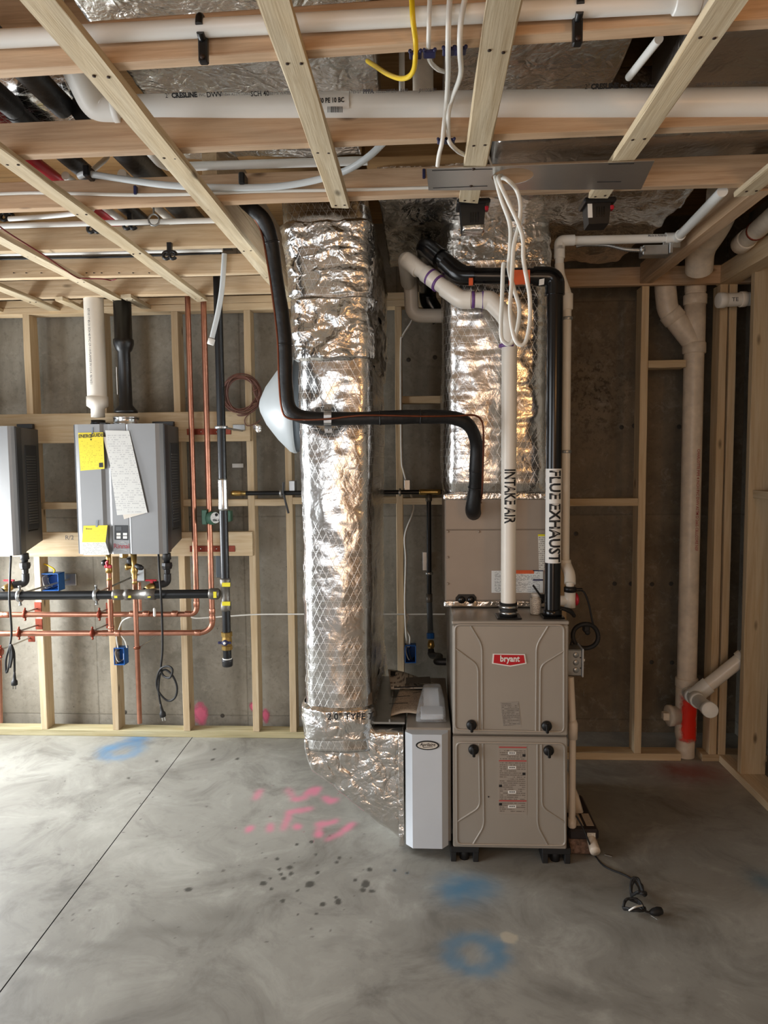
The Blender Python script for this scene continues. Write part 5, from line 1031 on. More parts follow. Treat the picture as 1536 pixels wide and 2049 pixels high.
cord([P(22, 1110, YCd), P(20, 1150, YCd - .10), P(19, 1200, YG - .05), P(23, 1260, YCd - .06), P(20, 1290, YCd - .06), P(12, 1320, YCd - .05), P(13, 1346, YCd - .05), P(19, 1325, YCd - .06), P(21, 1292, YCd - .07), P(24, 1300, YCd - .07), P(20, 1336, YCd - .06), P(25, 1310, YCd - .07), P(22, 1290, YCd - .07), P(28, 1305, YCd - .06), P(29, 1330, YCd - .05), P(29, 1344, YCd - .05)], 4.2, 'black power cord folded into a bundle hanging from the cut-off heater', True)
single('white_tag', MB().lathe(P(309, 1226, YCd - .075), (0, 0, -1), [(-.025, .004), (-.02, .007), (.015, .007), (.02, .005)], 10), 'white_label', 'small white tag tied beside the hanging power cord', 'tag')
# circulator pump
pp = P(424, 1035, YK - .03)
pu = thing('circulator_pump', pp - V((0, 0, .05)), 'green cast iron circulator on the right copper riser', 'pump')
part('flange', MB().box((P(409, 1035, YK).x, YK - .055, P(0, 1050, YK).z), (P(419, 1035, YK).x, YK + .03, P(0, 1021, YK).z), .004), 'green_iron', pu)
part('body', MB().lathe(P(431, 1035, YK + .02), FRONT, [(0, .034), (.05, .036), (.075, .036), (.085, .028)], 16).box((P(416, 0, YK).x, YK - .03, P(0, 1046, YK).z), (P(437, 0, YK).x, YK + .03, P(0, 1023, YK).z), .006), 'green_iron', pu)
q = P(431, 1036, YK - .068); part('name_plate', MB().prism([q + V((math.cos(a) * .027, 0, math.sin(a) * .03)) for a in [2 * math.pi * i / 16 for i in range(16)]], (0, -.002, 0)), 'print_white', pu)
text('006-3', .018, P(432, 1041, YK - .0705), (1, 0, 0), (0, 0, 1), 'ink', pu, 'plate_lettering', .85, .0004)
part('dial', MB().lathe(P(433, 1030, YK - .070), FRONT, [(0, .008), (.004, .008)], 12), 'ink', pu)
# grey switch plate, ground labels
single('grey_plate', MB().box((P(433, 1107, YS).x, YS - .02, P(0, 1155, YS).z), (P(445, 1107, YS).x, YS - .0, P(0, 1107, YS).z), .003), 'dome_grey', 'narrow grey metal plate behind the black gas riser', 'plate')
single('white_label_tag', MB().box((P(455, 936, 4.0).x, YW - .010, P(0, 940, YW).z), (P(478, 936, 4.0).x, YW - .001, P(0, 932, YW).z), .001), 'white_label', 'small white plastic label on the concrete beside the gas riser', 'label')
# low pressure gas branch running right behind the riser
YB_ = YS - .075; zb2 = P(640, 986, YB_).z
gb = thing('gas_branch', P(500, 990, YB_), 'thin black gas branch running behind the foil riser to the furnace', 'pipe')
part('pipe', MB().tube([(P(466, 987, YB_).x, YB_, zb2), (P(884, 987, YB_).x, YB_, zb2)], rad(4.6, P(640, 986, YB_)), 14), 'black_iron', gb)
part('brass_end', MB().lathe((P(462, 987, YB_).x, YB_, zb2), (1, 0, 0), [(0, .012), (.015, .017), (.05, .015), (.055, .013), (.085, .013)], 10), 'brass', gb)
part('press_sleeve', MB().lathe((P(838, 987, YB_).x, YB_, zb2), (1, 0, 0), [(0, .014), (.01, .017), (.09, .015), (.1, .017), (.12, .014)], 14), 'brass', gb)
for px in (562, 800):
    part('clamp', collar(MB(), (P(px, 987, YB_).x, YB_, zb2), (1, 0, 0), .021, .012), 'galv', gb); part('clamp_plate', MB().box((P(px + 2, 0, YS).x, YS - .07, P(0, 992, YS).z), (P(px + 14, 0, YS).x, YS - .003, P(0, 966, YS).z), .002), 'galv', gb)
part('lever_handle', MB().tube([P(567, 965, YB_ - .03), P(566, 985, YB_ - .03), P(577, 1027, YB_ - .02)], .006, 8), 'dark_iron', gb)
xd = P(858, 1080, YB_).x; zq = lambda py: P(858, py, YB_).z
gd = thing('gas_drop', (xd, YB_, zq(1310)), 'vertical gas drop with grey flex connector left of the furnace', 'pipe')
part('pipe', MB().tube([(xd, YB_, zq(1195)), (xd, YB_, zb2 - .012)], rad(4.8, P(858, 1080, YB_)), 14), 'black_iron', gd)
for a_, b_ in ((1004, 990), (1206, 1188)): part('press_sleeve', MB().lathe((xd, YB_, zq(a_)), (0, 0, 1), [(0, .014), (.006, .018), (zq(b_) - zq(a_), .018)], 14), 'grey_iron', gd)
part('split_ring', collar(MB(), (xd, YB_, zq(1147)), (0, 0, 1), .022, .012), 'galv', gd)
part('ring_plate', MB().box((xd - .035, YW - .012, zq(1147) - .02), (xd + .0, YW - .001, zq(1147) + .09), .002), 'galv', gd)
part('rod', MB().tube([(xd, YB_ + .02, zq(1147)), (xd - .01, YW - .006, zq(1140))], .005, 8), 'galv', gd)
part('flex_connector', MB().tube(spline([V((xd, YB_, zq(1206))), P(860, 1240, YB_ - .04), P(861, 1265, YB_ - .12)], 6), .016, 14), 'dome_grey', gd)
part('blue_nut', MB().lathe(P(861, 1278, YB_ - .15), (0, .15, 1), [(0, .019), (.004, .021), (.03, .021)], 8, False), 'blue_plastic', gd)
part('shutoff_valve', MB().lathe(P(862, 1300, YB_ - .18), (0, .1, 1), [(0, .013), (.02, .02), (.035, .018), (.05, .014)], 10), 'brass', gd)
vx = P(862, 1300, YB_ - .18); part('street_elbow', MB().tube(smooth_path([vx, P(862, 1312, YB_ - .2), P(880, 1313, YB_ - .28), V((xl - .05, 3.25, P(0, 1313, 3.3).z)), V((xl - .006, 3.25, P(0, 1313, 3.3).z))], .025, 7), .017, 14), 'dark_iron', gd)
part('collar', collar(MB(), P(863, 1308, YB_ - .19), (0, 0, 1), .021, .014), 'dark_iron', gd)
# grey domed unit behind the riser, brown wire coil
prof0 = prof[5][1]; pd = P(588, 812, 3.32)
Rd = rad(95, pd); dm = thing('domed_duct_unit', pd - V((0, 0, Rd)), 'pale grey domed shell on the left side of the foil riser', 'duct unit')
ctr = V((prof[5][1] - .102, 3.32, pd.z))
prof = [(0, Rd), (.012, Rd * .995), (.03, Rd * .96), (rad(35, pd), Rd * .72), (rad(58, pd), Rd * .40), (rad(70, pd), Rd * .14), (rad(73, pd), .001)]
part('shell', MB().lathe(ctr, (-1, -.10, 0), prof, 40), 'dome_white', dm); part('back_pan', MB().lathe(ctr + V((.001, 0, 0)), (1, .10, 0), [(0, Rd * .97), (.05, Rd * .97), (.055, Rd * .9)], 40), 'dome_grey', dm)
part('bracket', MB().box((ctr.x + .02, 3.30, ctr.z - .05), (prof0 - .030, 3.38, ctr.z + .05), .003), 'dome_grey', dm)
cw = thing('wire_coil', P(485, 832, YS), 'coil of thin brown wire hung on the stud below the ceiling', 'wire coil')
cc = P(482, 789, YS - .06); rr_ = random.Random(5); m = MB(); pts = []
for k in range(12):
    rx, rz = rad(32 + rr_.uniform(-5, 8), cc), rad(37 + rr_.uniform(-5, 6), cc); o_ = V((rr_.uniform(-.008, .008), rr_.uniform(-.02, .03), rr_.uniform(-.008, .008)))
    pts += [cc + o_ + V((rx * math.cos(2 * math.pi * i / 14), .01 * math.sin(i), rz * math.sin(2 * math.pi * i / 14))) for i in range(14)]
part('wire', MB().tube(spline(pts, 3), .0036, 6), 'wire_brown', cw)
part('wire_tail', MB().tube(spline([P(508, 818, YS - .05), P(490, 838, YS - .05), P(495, 852, YS - .05), P(515, 845, YS - .05), P(522, 838, YS - .05)], 6), .0032, 6), 'wire_brown', cw)
for px, py in ((512, 780), (513, 806)): part('wire_tie', MB().tube(spline([P(px - 8, py + 3, YS - .09), P(px, py, YS - .10), P(px + 8, py - 4, YS - .08)], 4), .002, 6), 'wire_brown', cw)
wrapped('foil_scrap', [(P(507, 854, YS - .05), V((0, 0, .012)), V((0, .01, 0))), (P(515, 857, YS - .05), V((0, 0, .026)), V((0, .014, 0))), (P(524, 858, YS - .05), V((0, 0, .018)), V((0, .01, 0)))], 'foil_tape', cw, 24, .004, 9.)
# ================================================================== CEILING SERVICES
q = P(700, 213, 2.025); r2 = rad(27, q); y2 = 2.025
zc2 = P(700, 213, y2).z
dpz = thing('drain_pipe', (0, y2, zc2 - r2), 'printed white PVC drain pipe resting on the second joist', 'pipe')
zR = P(1536, 206, y2 - .040); part('pipe', MB().tube([P(238, 219, y2 + .008), zR + (zR - P(238, 219, y2 + .008)) * ((XR - .01 - zR.x) / (zR.x - P(238, 219, y2 + .008).x))], r2, 28), 'pvc_white', dpz)
pe = P(205, 212, y2)
part('elbow', MB().tube(smooth_path([P(243, 218, y2), P(195, 216, y2), V((P(160, 190, 2.0).x, 1.86, zc2 + .18))], .10, 12), r2 * 1.2, 28), 'pvc_white', dpz)
part('elbow_lip', collar(MB(), P(238, 217, y2), (1, 0, 0), r2 * 1.27, .018, 28), 'pvc_white', dpz)
part('riser', MB().tube([V((P(166, 190, 2.0).x, 1.88, zc2 + .12)), V((P(160, 190, 2.0).x, 1.80, ZC - .001))], r2 * 1.1, 24), 'pvc_white', dpz)
def ptxt(s, px, size, sx=1., bold=.0): return text(s, size, V((P(px, 200, y2).x, y2 + .008 - px * 3.1e-5 - r2 * math.cos(.52), P(px, 219 - px * .0085, y2).z + r2 * math.sin(.52) - .003)), (1, 0, 0), (0, -math.sin(.52), math.cos(.52)), 'ink_grey' if size < .0145 else 'ink', dpz, 'pipe_lettering', sx, bold, 'LEFT')
ptxt('2"', 339, .016); ptxt('CRESLINE', 352, .0165, 1.0, .0009); ptxt('PVC', 406, .010); ptxt('DWV', 421, .017, 1.05, .0003); ptxt('NSF-dwv ASTM D2665', 443, .010, .95); ptxt('SCH 40', 508, .017, .95, .0003); ptxt('280 PSI WATER AT 73F', 542, .010)
ptxt('1785-21', 701, .011, .9); ptxt('PPFA', 729, .013, 1.0, .0008); ptxt('0522230M2RA  B440', 754, .011, .9); ptxt('JM100B/81.', 838, .011)
ptxt('2"', 1159, .016); ptxt('CRESLINE', 1171, .0165, 1.0, .0009); ptxt('PVC', 1228, .010); ptxt('DWV', 1245, .017, 1.05, .0003); ptxt('NSF-dwv ASTM D2665', 1267, .010, .95); ptxt('280 PSI WATER AT 73F PVC 1120 NSF-dwv D-ASTM', 1372, .010, .95)
yl = 2.0125; zl = P(670, 215, yl).z; xl0, xl1 = P(640, 215, y2 - r2).x, P(699, 215, y2 - r2).x; m = MB(); vs = []
for x in (xl0, xl1): vs += [(x, yl - math.cos(a) * r2 * 1.02, zl + math.sin(a) * r2 * 1.02) for a in [math.radians(-32 + 92 * i / 9) for i in range(10)]]
m.add(vs, [(i, i + 1, i + 11, i + 10) for i in range(9)], True); sk = part('sticker', m, 'white_label', dpz, 'white barcode sticker')
m = MB(); rr_ = random.Random(2); x = 655
yy_ = yl - r2 * 1.025
while x < 686:
    w__ = rr_.choice((.8, 1.2, 1.8)); m.add(*(lambda A: (A, [(0, 1, 2, 3)]))([P(x, 213, yy_), P(x + w__, 213, yy_), P(x + w__, 225, yy_), P(x, 225, yy_)])); x += w__ + rr_.choice((.8, 1.3))
part('barcode', m, 'ink', sk)['kind'] = 'stuff'
text('40 PE 10 BC', .018, P(663, 201, yl - r2 * 1.03), (1, 0, 0), (0, 0, 1), 'ink', sk, 'sticker_lettering', .75, .0005)
y1 = 1.531; q1 = P(512, 53, y1); r1 = rad(17.5, q1); za, zb3 = P(0, 79, y1).z, P(1380, 2, y1).z
up_ = thing('vent_line', q1 - V((0, 0, r1)), 'plain white pipe strapped above the nearest visible joist', 'pipe')
pa, pb_ = P(0, 78, y1 + .040), P(1378, 4, y1 - .026); pa = pb_ + (pa - pb_) * 1.5
part('pipe', MB().tube([pa, pb_], r1, 22), 'pvc_white', up_); part('coupling', collar(MB(), pb_ - V((.004, 0, 0)), (1, 0, 0), r1 * 1.25, .05, 22), 'pvc_white', up_)
part('elbow', MB().tube(smooth_path([pb_, pb_ + V((.07, 0, 0)), pb_ + V((.07, .05, .2))], .05, 8), r1 * 1.15, 20), 'pvc_white', up_)
for px in (398, 1153):
    t_ = (P(px, 50, y1).x - pa.x) / (pb_.x - pa.x); p = pa + (pb_ - pa) * t_; st_ = part('hanger', MB().tube([p + V((0, math.sin(a) * r1 * 1.12, math.cos(a) * r1 * 1.12)) for a in [math.radians(i * 20 - 100) for i in range(17)]], .008, 8).box((p.x - .010, p.y + r1 - .018, p.z - r1 - .05), (p.x + .010, p.y + r1 - .002, p.z - r1 * .2), .003), 'black_plastic', up_, 'black pipe strap')
    part('screw', MB().lathe((p.x, p.y + r1 - .018, p.z - r1 - .04), FRONT, [(0, .006), (.004, .005)], 8), 'nail', st_)
# white cable stapled along the third joist
yj = 2.410
c = hose('white_cable', [P(-30, 389, yj), P(60, 386, yj), P(140, 387, yj), P(270, 390, yj), P(400, 388, yj), P(512, 383, yj), P(700, 380, yj), P(848, 376, yj), P(900, 376, yj)], 6.5, 'cable_white', 'white cable stapled level along the third joist', 'cable', 10, smooth=True)
for px, py in ((272, 390), (848, 375)): part('staple', MB().box((P(px - 3, py, yj).x, yj - .010, P(0, py + 9, yj).z), (P(px + 3, py, yj).x, yj + .008, P(0, py - 9, yj).z), .002), 'navy', c)
# milky PEX tube curving between joists
t = thing('pex_tube', P(350, 380, 2.38), 'milky plastic tube sagging between the second and third joists', 'tube')
tp = [P(212, 322, 2.62), P(190, 345, 2.50), P(158, 353, 2.40), P(175, 348, 2.39), P(230, 356, 2.385), P(330, 370, 2.38), P(430, 375, 2.38), P(540, 374, 2.38), P(620, 363, 2.36), P(690, 342, 2.32), P(735, 315, 2.26), P(766, 286, 2.18), P(778, 270, 2.10)]
part('tube', MB().tube(spline(tp[2:], 8), rad(6.5, tp[6]), 14), 'pex_clear', t)
for px, py in ((175, 349), (485, 374)): part('clip', MB().box((P(px - 6, py, 2.38).x, 2.365, P(0, py + 12, 2.38).z), (P(px + 6, py, 2.38).x, 2.418, P(0, py - 12, 2.38).z), .004), 'black_plastic', t)
hose('pex_tube', [P(180, 345, 2.42), P(212, 318, 2.55), P(222, 300, 2.62)], 10, 'pvc_white', 'short white tube rising steeply behind the second joist at the left', 'tube', 12)
# pipes running front to back at the left
def along(px, py, Yr, y0, y1, wpx, mat, label, nm='insulated_pipe', cat='pipe', parts=()):
    p = PZ(px, py, 2.622); return single(nm, MB().tube([(p.x, y0, 2.622), (p.x, y1, 2.622)], rad(wpx / 2, p), 16), mat, label, cat)
along(105, 193, 1.85, 1.50, 2.07, 48, 'black_foam', 'black insulated pipe passing under the bright foil at the upper left')
along(25, 215, 1.85, 1.50, 2.07, 44, 'black_foam', 'black insulated pipe at the upper left corner, leftmost')
along(95, 345, 2.25, 2.08, 3.20, 26, 'red_plastic', 'red insulated pipe passing over the second and third joists', 'red_pipe')
along(160, 335, 2.25, 2.08, 3.20, 34, 'black_foam', 'dark insulated pipe in the second bay behind the milky tube')
along(285, 335, 2.25, 2.08, 3.20, 52, 'black_foam', 'wide dark insulated pipe in the second bay, near the long furring strip')
qx = PZ(318, 325, 2.60).x; hose('white_pipe', [V((qx, 2.08, 2.60)), V((qx, 2.452, 2.60)), V((P(735, 338, 2.452).x, 2.452, 2.60))], 17, 'pvc_white', 'white pipe turning a corner to run along the top of the third joist', 'pipe', 14, .05)
along(238, 437, 2.68, 2.55, 3.15, 14, 'pvc_white', 'white tube next to the red pipe in the third bay', 'white_pipe')
along(330, 430, 2.70, 2.55, 3.15, 16, 'pvc', 'white pipe stub right of the hanging clamp in the third bay', 'white_pipe')
ylt = 2.62
hose('pex_tube', [P(-20, 453, 2.86), P(180, 447, 2.86), P(430, 441, 2.86)], 11, 'pvc_white', 'straight white tube lying on the fourth joist', 'tube', 12)
hose('pex_tube', [P(18, 438, 2.80), P(80, 434, 2.78), P(150, 427, 2.70), P(185, 418, 2.62)], 10, 'pvc_white', 'white tube with black end clip over the fourth joist', 'tube', 12, smooth=True)
for px, py, lab in ((8, 434, 'black pipe clip at the left edge above the fourth joist'), (182, 458, 'black pipe clip above the fourth joist beside the furring strip'), (254, 451, 'black double clip under the red pipe'), (333, 511, 'black double clip hanging over the fifth joist')):
    p = P(px, py, 2.88); m = MB().tube([p + V((math.cos(a) * .014, 0, math.sin(a) * .014)) for a in [math.radians(i * 30) for i in range(12)]], .007, 8)
    m.tube([p + V((.026 + math.cos(a) * .014, 0, math.sin(a) * .014)) for a in [math.radians(i * 30) for i in range(12)]], .007, 8).box((p.x + .004, p.y - .006, p.z), (p.x + .022, p.y + .012, p.z + .05)); single('pipe_clip', m, 'black_plastic', lab, 'clip')
hb = P(308, 440, 2.80); m = MB().tube([hb + V((math.cos(a) * .022, 0, math.sin(a) * .022)) for a in [math.radians(i * 30) for i in range(13)]], .004, 8).tube([hb + V((0, 0, .022)), hb + V((0, 0, .30))], .004, 8); single('ring_hanger', m, 'galv', 'steel ring hanger around the straight white tube', 'hanger')
# grey strip seen between joists
single('pvc_line', MB().tube([P(-30, 509, 3.28), P(190, 505, 3.28), P(445, 500, 3.28)], rad(4, P(100, 505, 3.2)), 10), 'pvc_white', 'thin white line lying along the fifth joist', 'tube')
single('black_line', MB().tube([P(-30, 519, 3.30), P(240, 514, 3.30), P(440, 506, 3.30)], rad(2.2, P(100, 505, 3.2)), 8), 'black_rubber', 'thin black cable lying along the fifth joist', 'cable')
# hanging white stub tube with black clip
t = thing('pex_stub', P(419, 694, 3.32), 'white tube with capped end hanging from a black clip at the header', 'tube')
part('tube', MB().tube(spline([P(449, 508, 3.31), P(447, 540, 3.31), P(443, 585, 3.31), P(435, 630, 3.31), P(424, 676, 3.31)], 6), rad(5.2, P(440, 560, 3.31)), 14), 'pex_clear', t)
d_ = (P(420, 690, 3.31) - P(424, 676, 3.31)).normalized(); part('cap', MB().lathe(P(424, 678, 3.31), d_, [(0, .014), (.002, .016), (.026, .016), (.028, .014)], 14), 'white_label', t)
part('clip', MB().box((P(441, 500, 3.31).x, 3.30, P(0, 512, 3.31).z), (P(465, 500, 3.31).x, 3.33, P(0, 503, 3.31).z), .004), 'black_plastic', t)
# red alarm wire
zw = ZJ - .0225; rw = [PZ(-5, 450, zw), PZ(20, 468, zw), PZ(90, 512, zw), PZ(150, 553, zw), PZ(170, 557, zw), PZ(205, 558, zw), PZ(222, 561, zw), PZ(232, 558, zw)]
hose('red_wire', rw, 2.6, 'wire_red', 'thin dark red wire strung down to the sixth joist', 'wire', 6, smooth=True)
# yellow cable and white cables at the front
yc = 1.56
hose('yellow_cable', [P(823, -14, 1.49), P(826, 40, 1.492), P(831, 80, 1.53), P(831, 112, 1.553), P(828, 138, 1.60), P(818, 153, 1.64), P(800, 157, 1.68), P(775, 148, 1.74), P(750, 132, 1.80), P(735, 122, 1.86)], 10, 'cable_yellow', 'thick yellow cable looping below the first visible joist', 'cable', 12, smooth=True)
wc = [('white cable left of the pair, ending behind the first joist', [P(860, -14, 1.49), P(858, 50, 1.494), P(857, 100, 1.552), P(860, 122, 1.60), P(875, 138, 1.66), P(888, 143, 1.76)]), ]
hose('white_cable', wc[0][1], 9, 'cable_white', wc[0][0], 'cable', 10, smooth=True)
hose('white_cable', [P(900, -14, 1.49), P(897, 50, 1.494), P(896, 104, 1.55), P(896, 150, 1.70), P(893, 200, 1.935), P(888, 250, 1.965), P(884, 285, 1.988), P(878, 310, 2.03), P(875, 332, 2.06)], 9, 'cable_white', 'white cable dropping past both joists to the left end of the steel plate', 'cable', 10, smooth=True)
hose('white_cable', [P(932, -14, 1.49), P(921, 50, 1.494), P(920, 104, 1.55), P(921, 150, 1.70), P(905, 195, 1.925), P(897, 230, 1.95), P(897, 270, 1.985), P(900, 286, 1.988), P(915, 302, 2.05), P(930, 310, 2.12)], 9, 'cable_white', 'white cable bowing right over the printed drain pipe, then under the furring strip', 'cable', 10, smooth=True)
for px, py, y in ((831, 112, 1.56), (859, 110, 1.56), (897, 105, 1.56), (920, 104, 1.56), (884, 284, 2.0), (900, 284, 2.0)):
    p = P(px, py, y); st_ = single('cable_staple', MB().box((p.x - .013, y - .016, p.z - .004), (p.x + .013, y + .008, p.z + .004), .002).lathe(p + V((-.011, -.016, 0)), (0, -1, 0), [(0, .004), (.004, .004)], 8).lathe(p + V((.011, -.016, 0)), (0, -1, 0), [(0, .004), (.004, .004)], 8), 'navy', 'dark blue plastic cable staple at the joist edge beside %s' % {831: 'the yellow cable', 859: 'the left white cable', 897: 'the middle white cable', 920: 'the right white cable', 884: 'the white cable over the plate', 900: 'the bowed white cable'}[px], 'staple')
# dropped bits: white drop pipe and vertical PVC glimpsed in the gap
hose('white_pipe', [V((P(846, 150, 2.16).x, 2.16, 2.60)), V((P(846, 150, 2.16).x, 2.16, ZC - .005))], 42, 'pvc_dirty', 'dim vertical white pipe seen behind the yellow cable loop', 'pipe', 18)
hose('pex_tube', [V((P(803, 150, 2.15).x, 2.15, 2.60)), V((P(805, 150, 2.15).x, 2.15, ZC - .005))], 12, 'pvc_white', 'narrow white tube beside the dim vertical pipe', 'tube', 10)
hose('white_pipe', [P(1258, 154, 1.95), P(1318, 78, 1.66)], 18, 'pvc_white', 'white pipe slanting between two foil ducts above the drain pipe', 'pipe', 14)
# light mounting plate with hole
zp = ZJ - .0205
A, B, Cc, D = PZ(853, 337, zp), PZ(1309, 321, zp), PZ(1282, 378, zp), PZ(857, 380, zp); hc = PZ(1025, 352, zp); hr = .062
n = 40; m = MB(); outer = []
for i in range(n):
    a = 2 * math.pi * i / n; d = V((math.cos(a), math.sin(a), 0)); best = None
    for p, s_ in ((A, B), (B, Cc), (Cc, D), (D, A)):
        e = s_ - p; den = d.x * e.y - d.y * e.x
        if abs(den) < 1e-9: continue
        tt_ = ((p.x - hc.x) * e.y - (p.y - hc.y) * e.x) / den; uu = ((p.x - hc.x) * d.y - (p.y - hc.y) * d.x) / den
        if tt_ > 0 and -1e-6 <= uu <= 1 + 1e-6 and (best is None or tt_ < best): best = tt_
    outer.append(hc + d * best)
for cnr in (A, B, Cc, D):
    k = min(range(n), key=lambda i: (outer[i] - cnr).length); outer[k] = cnr
inner = [hc + V((math.cos(2 * math.pi * i / n) * hr, math.sin(2 * math.pi * i / n) * hr, 0)) for i in range(n)]
vs = [V((p.x, p.y, zp)) for p in outer] + [V((p.x, p.y, zp)) for p in inner]; vs += [p - V((0, 0, .0016)) for p in vs]
fs = []
for i in range(n):
    j = (i + 1) % n; fs += [(i, j, n + j, n + i), (2 * n + i, 3 * n + i, 3 * n + j, 2 * n + j), (i, 2 * n + i, 2 * n + j, j), (n + i, n + j, 3 * n + j, 3 * n + i)]
m.add(vs, fs); pl_ = thing('mounting_plate', hc, 'shiny steel light mounting plate with a round hole under the furring strips', 'plate'); part('sheet', m, 'brushed_plate', pl_)
for (xa1, ya1), (xb1, yb1) in (((864, 341), (985, 338)), ((866, 376), (975, 372)), ((1217, 328), (1268, 327)), ((1194, 364), (1242, 363))):
    part('slot', MB().tube([PZ(xa1, ya1, zp - .0015), PZ(xb1, yb1, zp - .0015)], .0018, 5), 'ink', pl_)
for px, py in ((947, 338), (942, 372)): part('screw', MB().lathe(PZ(px, py, zp - .0016), (0, 0, -1), [(0, .006), (.003, .004)], 10), 'nail', pl_)
# black vented boxes
def vent_box(px0, px1, py0, py1, label, foil_):
    Y = 2.475; a, b = P(px0, py1, Y), P(px1, py0, Y); w_ = b.x - a.x
    t = thing('vented_box', ((a.x + b.x) / 2, Y + .05, a.z), label, 'electrical box')
    h = part('housing', MB().prism([(a.x + .006, Y, a.z), (b.x - .006, Y, a.z), (b.x, Y, b.z - .02), (b.x, Y, b.z), (a.x, Y, b.z), (a.x, Y, b.z - .02)], (0, .07, 0)), 'black_plastic', t)
    part('mounting_lid', MB().box((a.x - .012, Y - .012, b.z - .012), (b.x + .016, Y + .085, b.z + .004), .004), 'black_plastic', t)
    for i in range(4): part('slot', MB().box((a.x + w_ * (.38 + .1 * i), Y - .002, a.z + .022), (a.x + w_ * (.38 + .1 * i) + .004, Y + .003, a.z + .055), .0005), 'black_gloss', h)
    part('red_tab', MB().box((b.x - .002, Y - .004, b.z - .034), (b.x + .010, Y + .02, b.z - .020), .002), 'red_plastic', t, 'red tab')
    if foil_: wrapped('foil_base', sect_x(a.x + .008, b.x - .004, Y - .004, Y + .07, a.z - .004, a.z + .014, 10), 'foil_tape', t, 24, .004, 3., True, (), .006)
    else: part('sticker', plate(MB(), [(a.x + .003, Y - .001, a.z + .02), (a.x + .018, Y - .001, a.z + .02), (a.x + .016, Y - .001, a.z + .065), (a.x + .001, Y - .001, a.z + .065)], FRONT, .001), 'white_label', h)
vent_box(921, 971, 400, 459, 'black vented box with crumpled foil underneath, left of the hanging white cables', True); vent_box(1174, 1222, 398, 448, 'black vented box with white side sticker, right of the hanging white cables', False)
# hanging white cable loops
Yn = 2.12
def loop(pts, lab): hose('hanging_cable', pts, 8.5, 'cable_white', lab, 'cable', 10, smooth=True)
h0 = PZ(990, 352, zp + .06)
loop([h0, P(992, 360, Yn), P(1003, 400, Yn), P(1020, 450, Yn), P(1020, 500, Yn), P(1018, 540, Yn + .01), P(1030, 585, Yn + .01), P(1039, 620, Yn + .01), P(1033, 665, Yn), P(1022, 687, Yn), P(1010, 686, Yn), P(1002, 668, Yn), P(1004, 600, Yn), P(1006, 540, Yn), P(1008, 526, Yn)], 'hanging white cable whose end curls up left of the other loops')
loop([h0 + V((.022, .0, 0)), P(997, 358, Yn - .045), P(1015, 400, Yn - .045), P(1037, 448, Yn - .05), P(1046, 480, Yn - .06), P(1047, 520, Yn - .06), P(1054, 560, Yn - .045), P(1060, 600, Yn - .045), P(1059, 650, Yn - .045), P(1050, 686, Yn - .045), P(1036, 688, Yn - .045), P(1026, 666, Yn - .045), P(1020, 620, Yn - .045), P(1023, 570, Yn - .045), P(1025, 530, Yn - .045), P(1028, 490, Yn - .045), P(1038, 450, Yn - .03)], 'long hanging white cable forming the right-hand drooping loop')
loop([h0 + V((.014, .028, 0)), P(1010, 357, Yn + .03), P(1032, 378, Yn + .05), P(1041, 410, Yn + .05), P(1038, 450, Yn + .05), P(1029, 485, Yn + .05)], 'shorter hanging white cable arching right from the plate hole')
hose('white_cable', [P(975, 306, 2.2), P(983, 330, 2.25), P(990, 350, 2.28)], 4, 'cable_white', 'bit of white cable slanting between furring strip and steel plate', 'cable', 8)
# ================================================================== CONDENSATE LINE
Yc = 3.02
cl_ = thing('condensate_line', P(1130, 1140, Yc), 'slim white condensate line dropping behind the black flue from the ceiling', 'pipe')
rcn = rad(8.5, P(1120, 480, Yc)); xv = P(1119, 500, Yc).x
e1 = V((xv, Yc, P(1119, 482, Yc).z)); e2 = P(1355, 468, Yc + .02); e2.z = e1.z + .005; e3 = P(1445, 383, 2.466)
part('pipe', MB().tube(smooth_path([V((xv, Yc, P(1119, 560, Yc).z)), e1, e2, e3], .03, 6), rcn, 18), 'pvc_white', cl_)
part('elbow', MB().tube(smooth_path([V((xv, Yc, P(1119, 500, Yc).z)), e1, e1 + V((.06, 0, .0015))], .03, 7), rcn * 1.25, 18), 'pvc_white', cl_)
part('elbow', MB().tube(smooth_path([e2 + (e1 - e2).normalized() * .05, e2, e2 + (e3 - e2).normalized() * .05], .03, 7), rcn * 1.25, 18), 'pvc_white', cl_)
part('coupling', collar(MB(), (xv, Yc, P(1119, 505, Yc).z), (0, 0, 1), rcn * 1.25, .05, 18), 'pvc_white', cl_)
part('primer_band', collar(MB(), e1 + V((.05, 0, .001)), (1, 0, 0), rcn * 1.06, .006, 16), 'purple', cl_)
text('Made in America', .012, V((P(1312, 470, Yc).x, Yc - rcn, e1.z + .006)), (1, 0, 0), (0, 0, 1), 'ink_grey', cl_, 'pipe_lettering', .9, .0002, bend=rcn)
xw = P(1133, 800, Yc).x; off = [V((xv, Yc, P(0, 555, Yc).z)), V((xv + .002, Yc, P(0, 575, Yc).z)), V((xw, Yc, P(0, 615, Yc).z)), V((xw, Yc, P(0, 640, Yc).z))]
part('offset', MB().tube(smooth_path(off, .03, 5), rcn * 1.1, 18), 'pvc', cl_); part('coupling', collar(MB(), (xw, Yc, P(0, 628, Yc).z), (0, 0, 1), rcn * 1.3, .065, 18), 'pvc', cl_)
xw2 = P(1131, 1100, Yc).x
part('lower_pipe', MB().tube(smooth_path([V((xw, Yc, P(0, 630, Yc).z)), V((xw2, Yc, P(0, 1128, Yc).z)), P(1140, 1152, Yc - .03), P(1140, 1185, Yc - .06)], .03, 6), rcn * .95, 18), 'pvc', cl_)
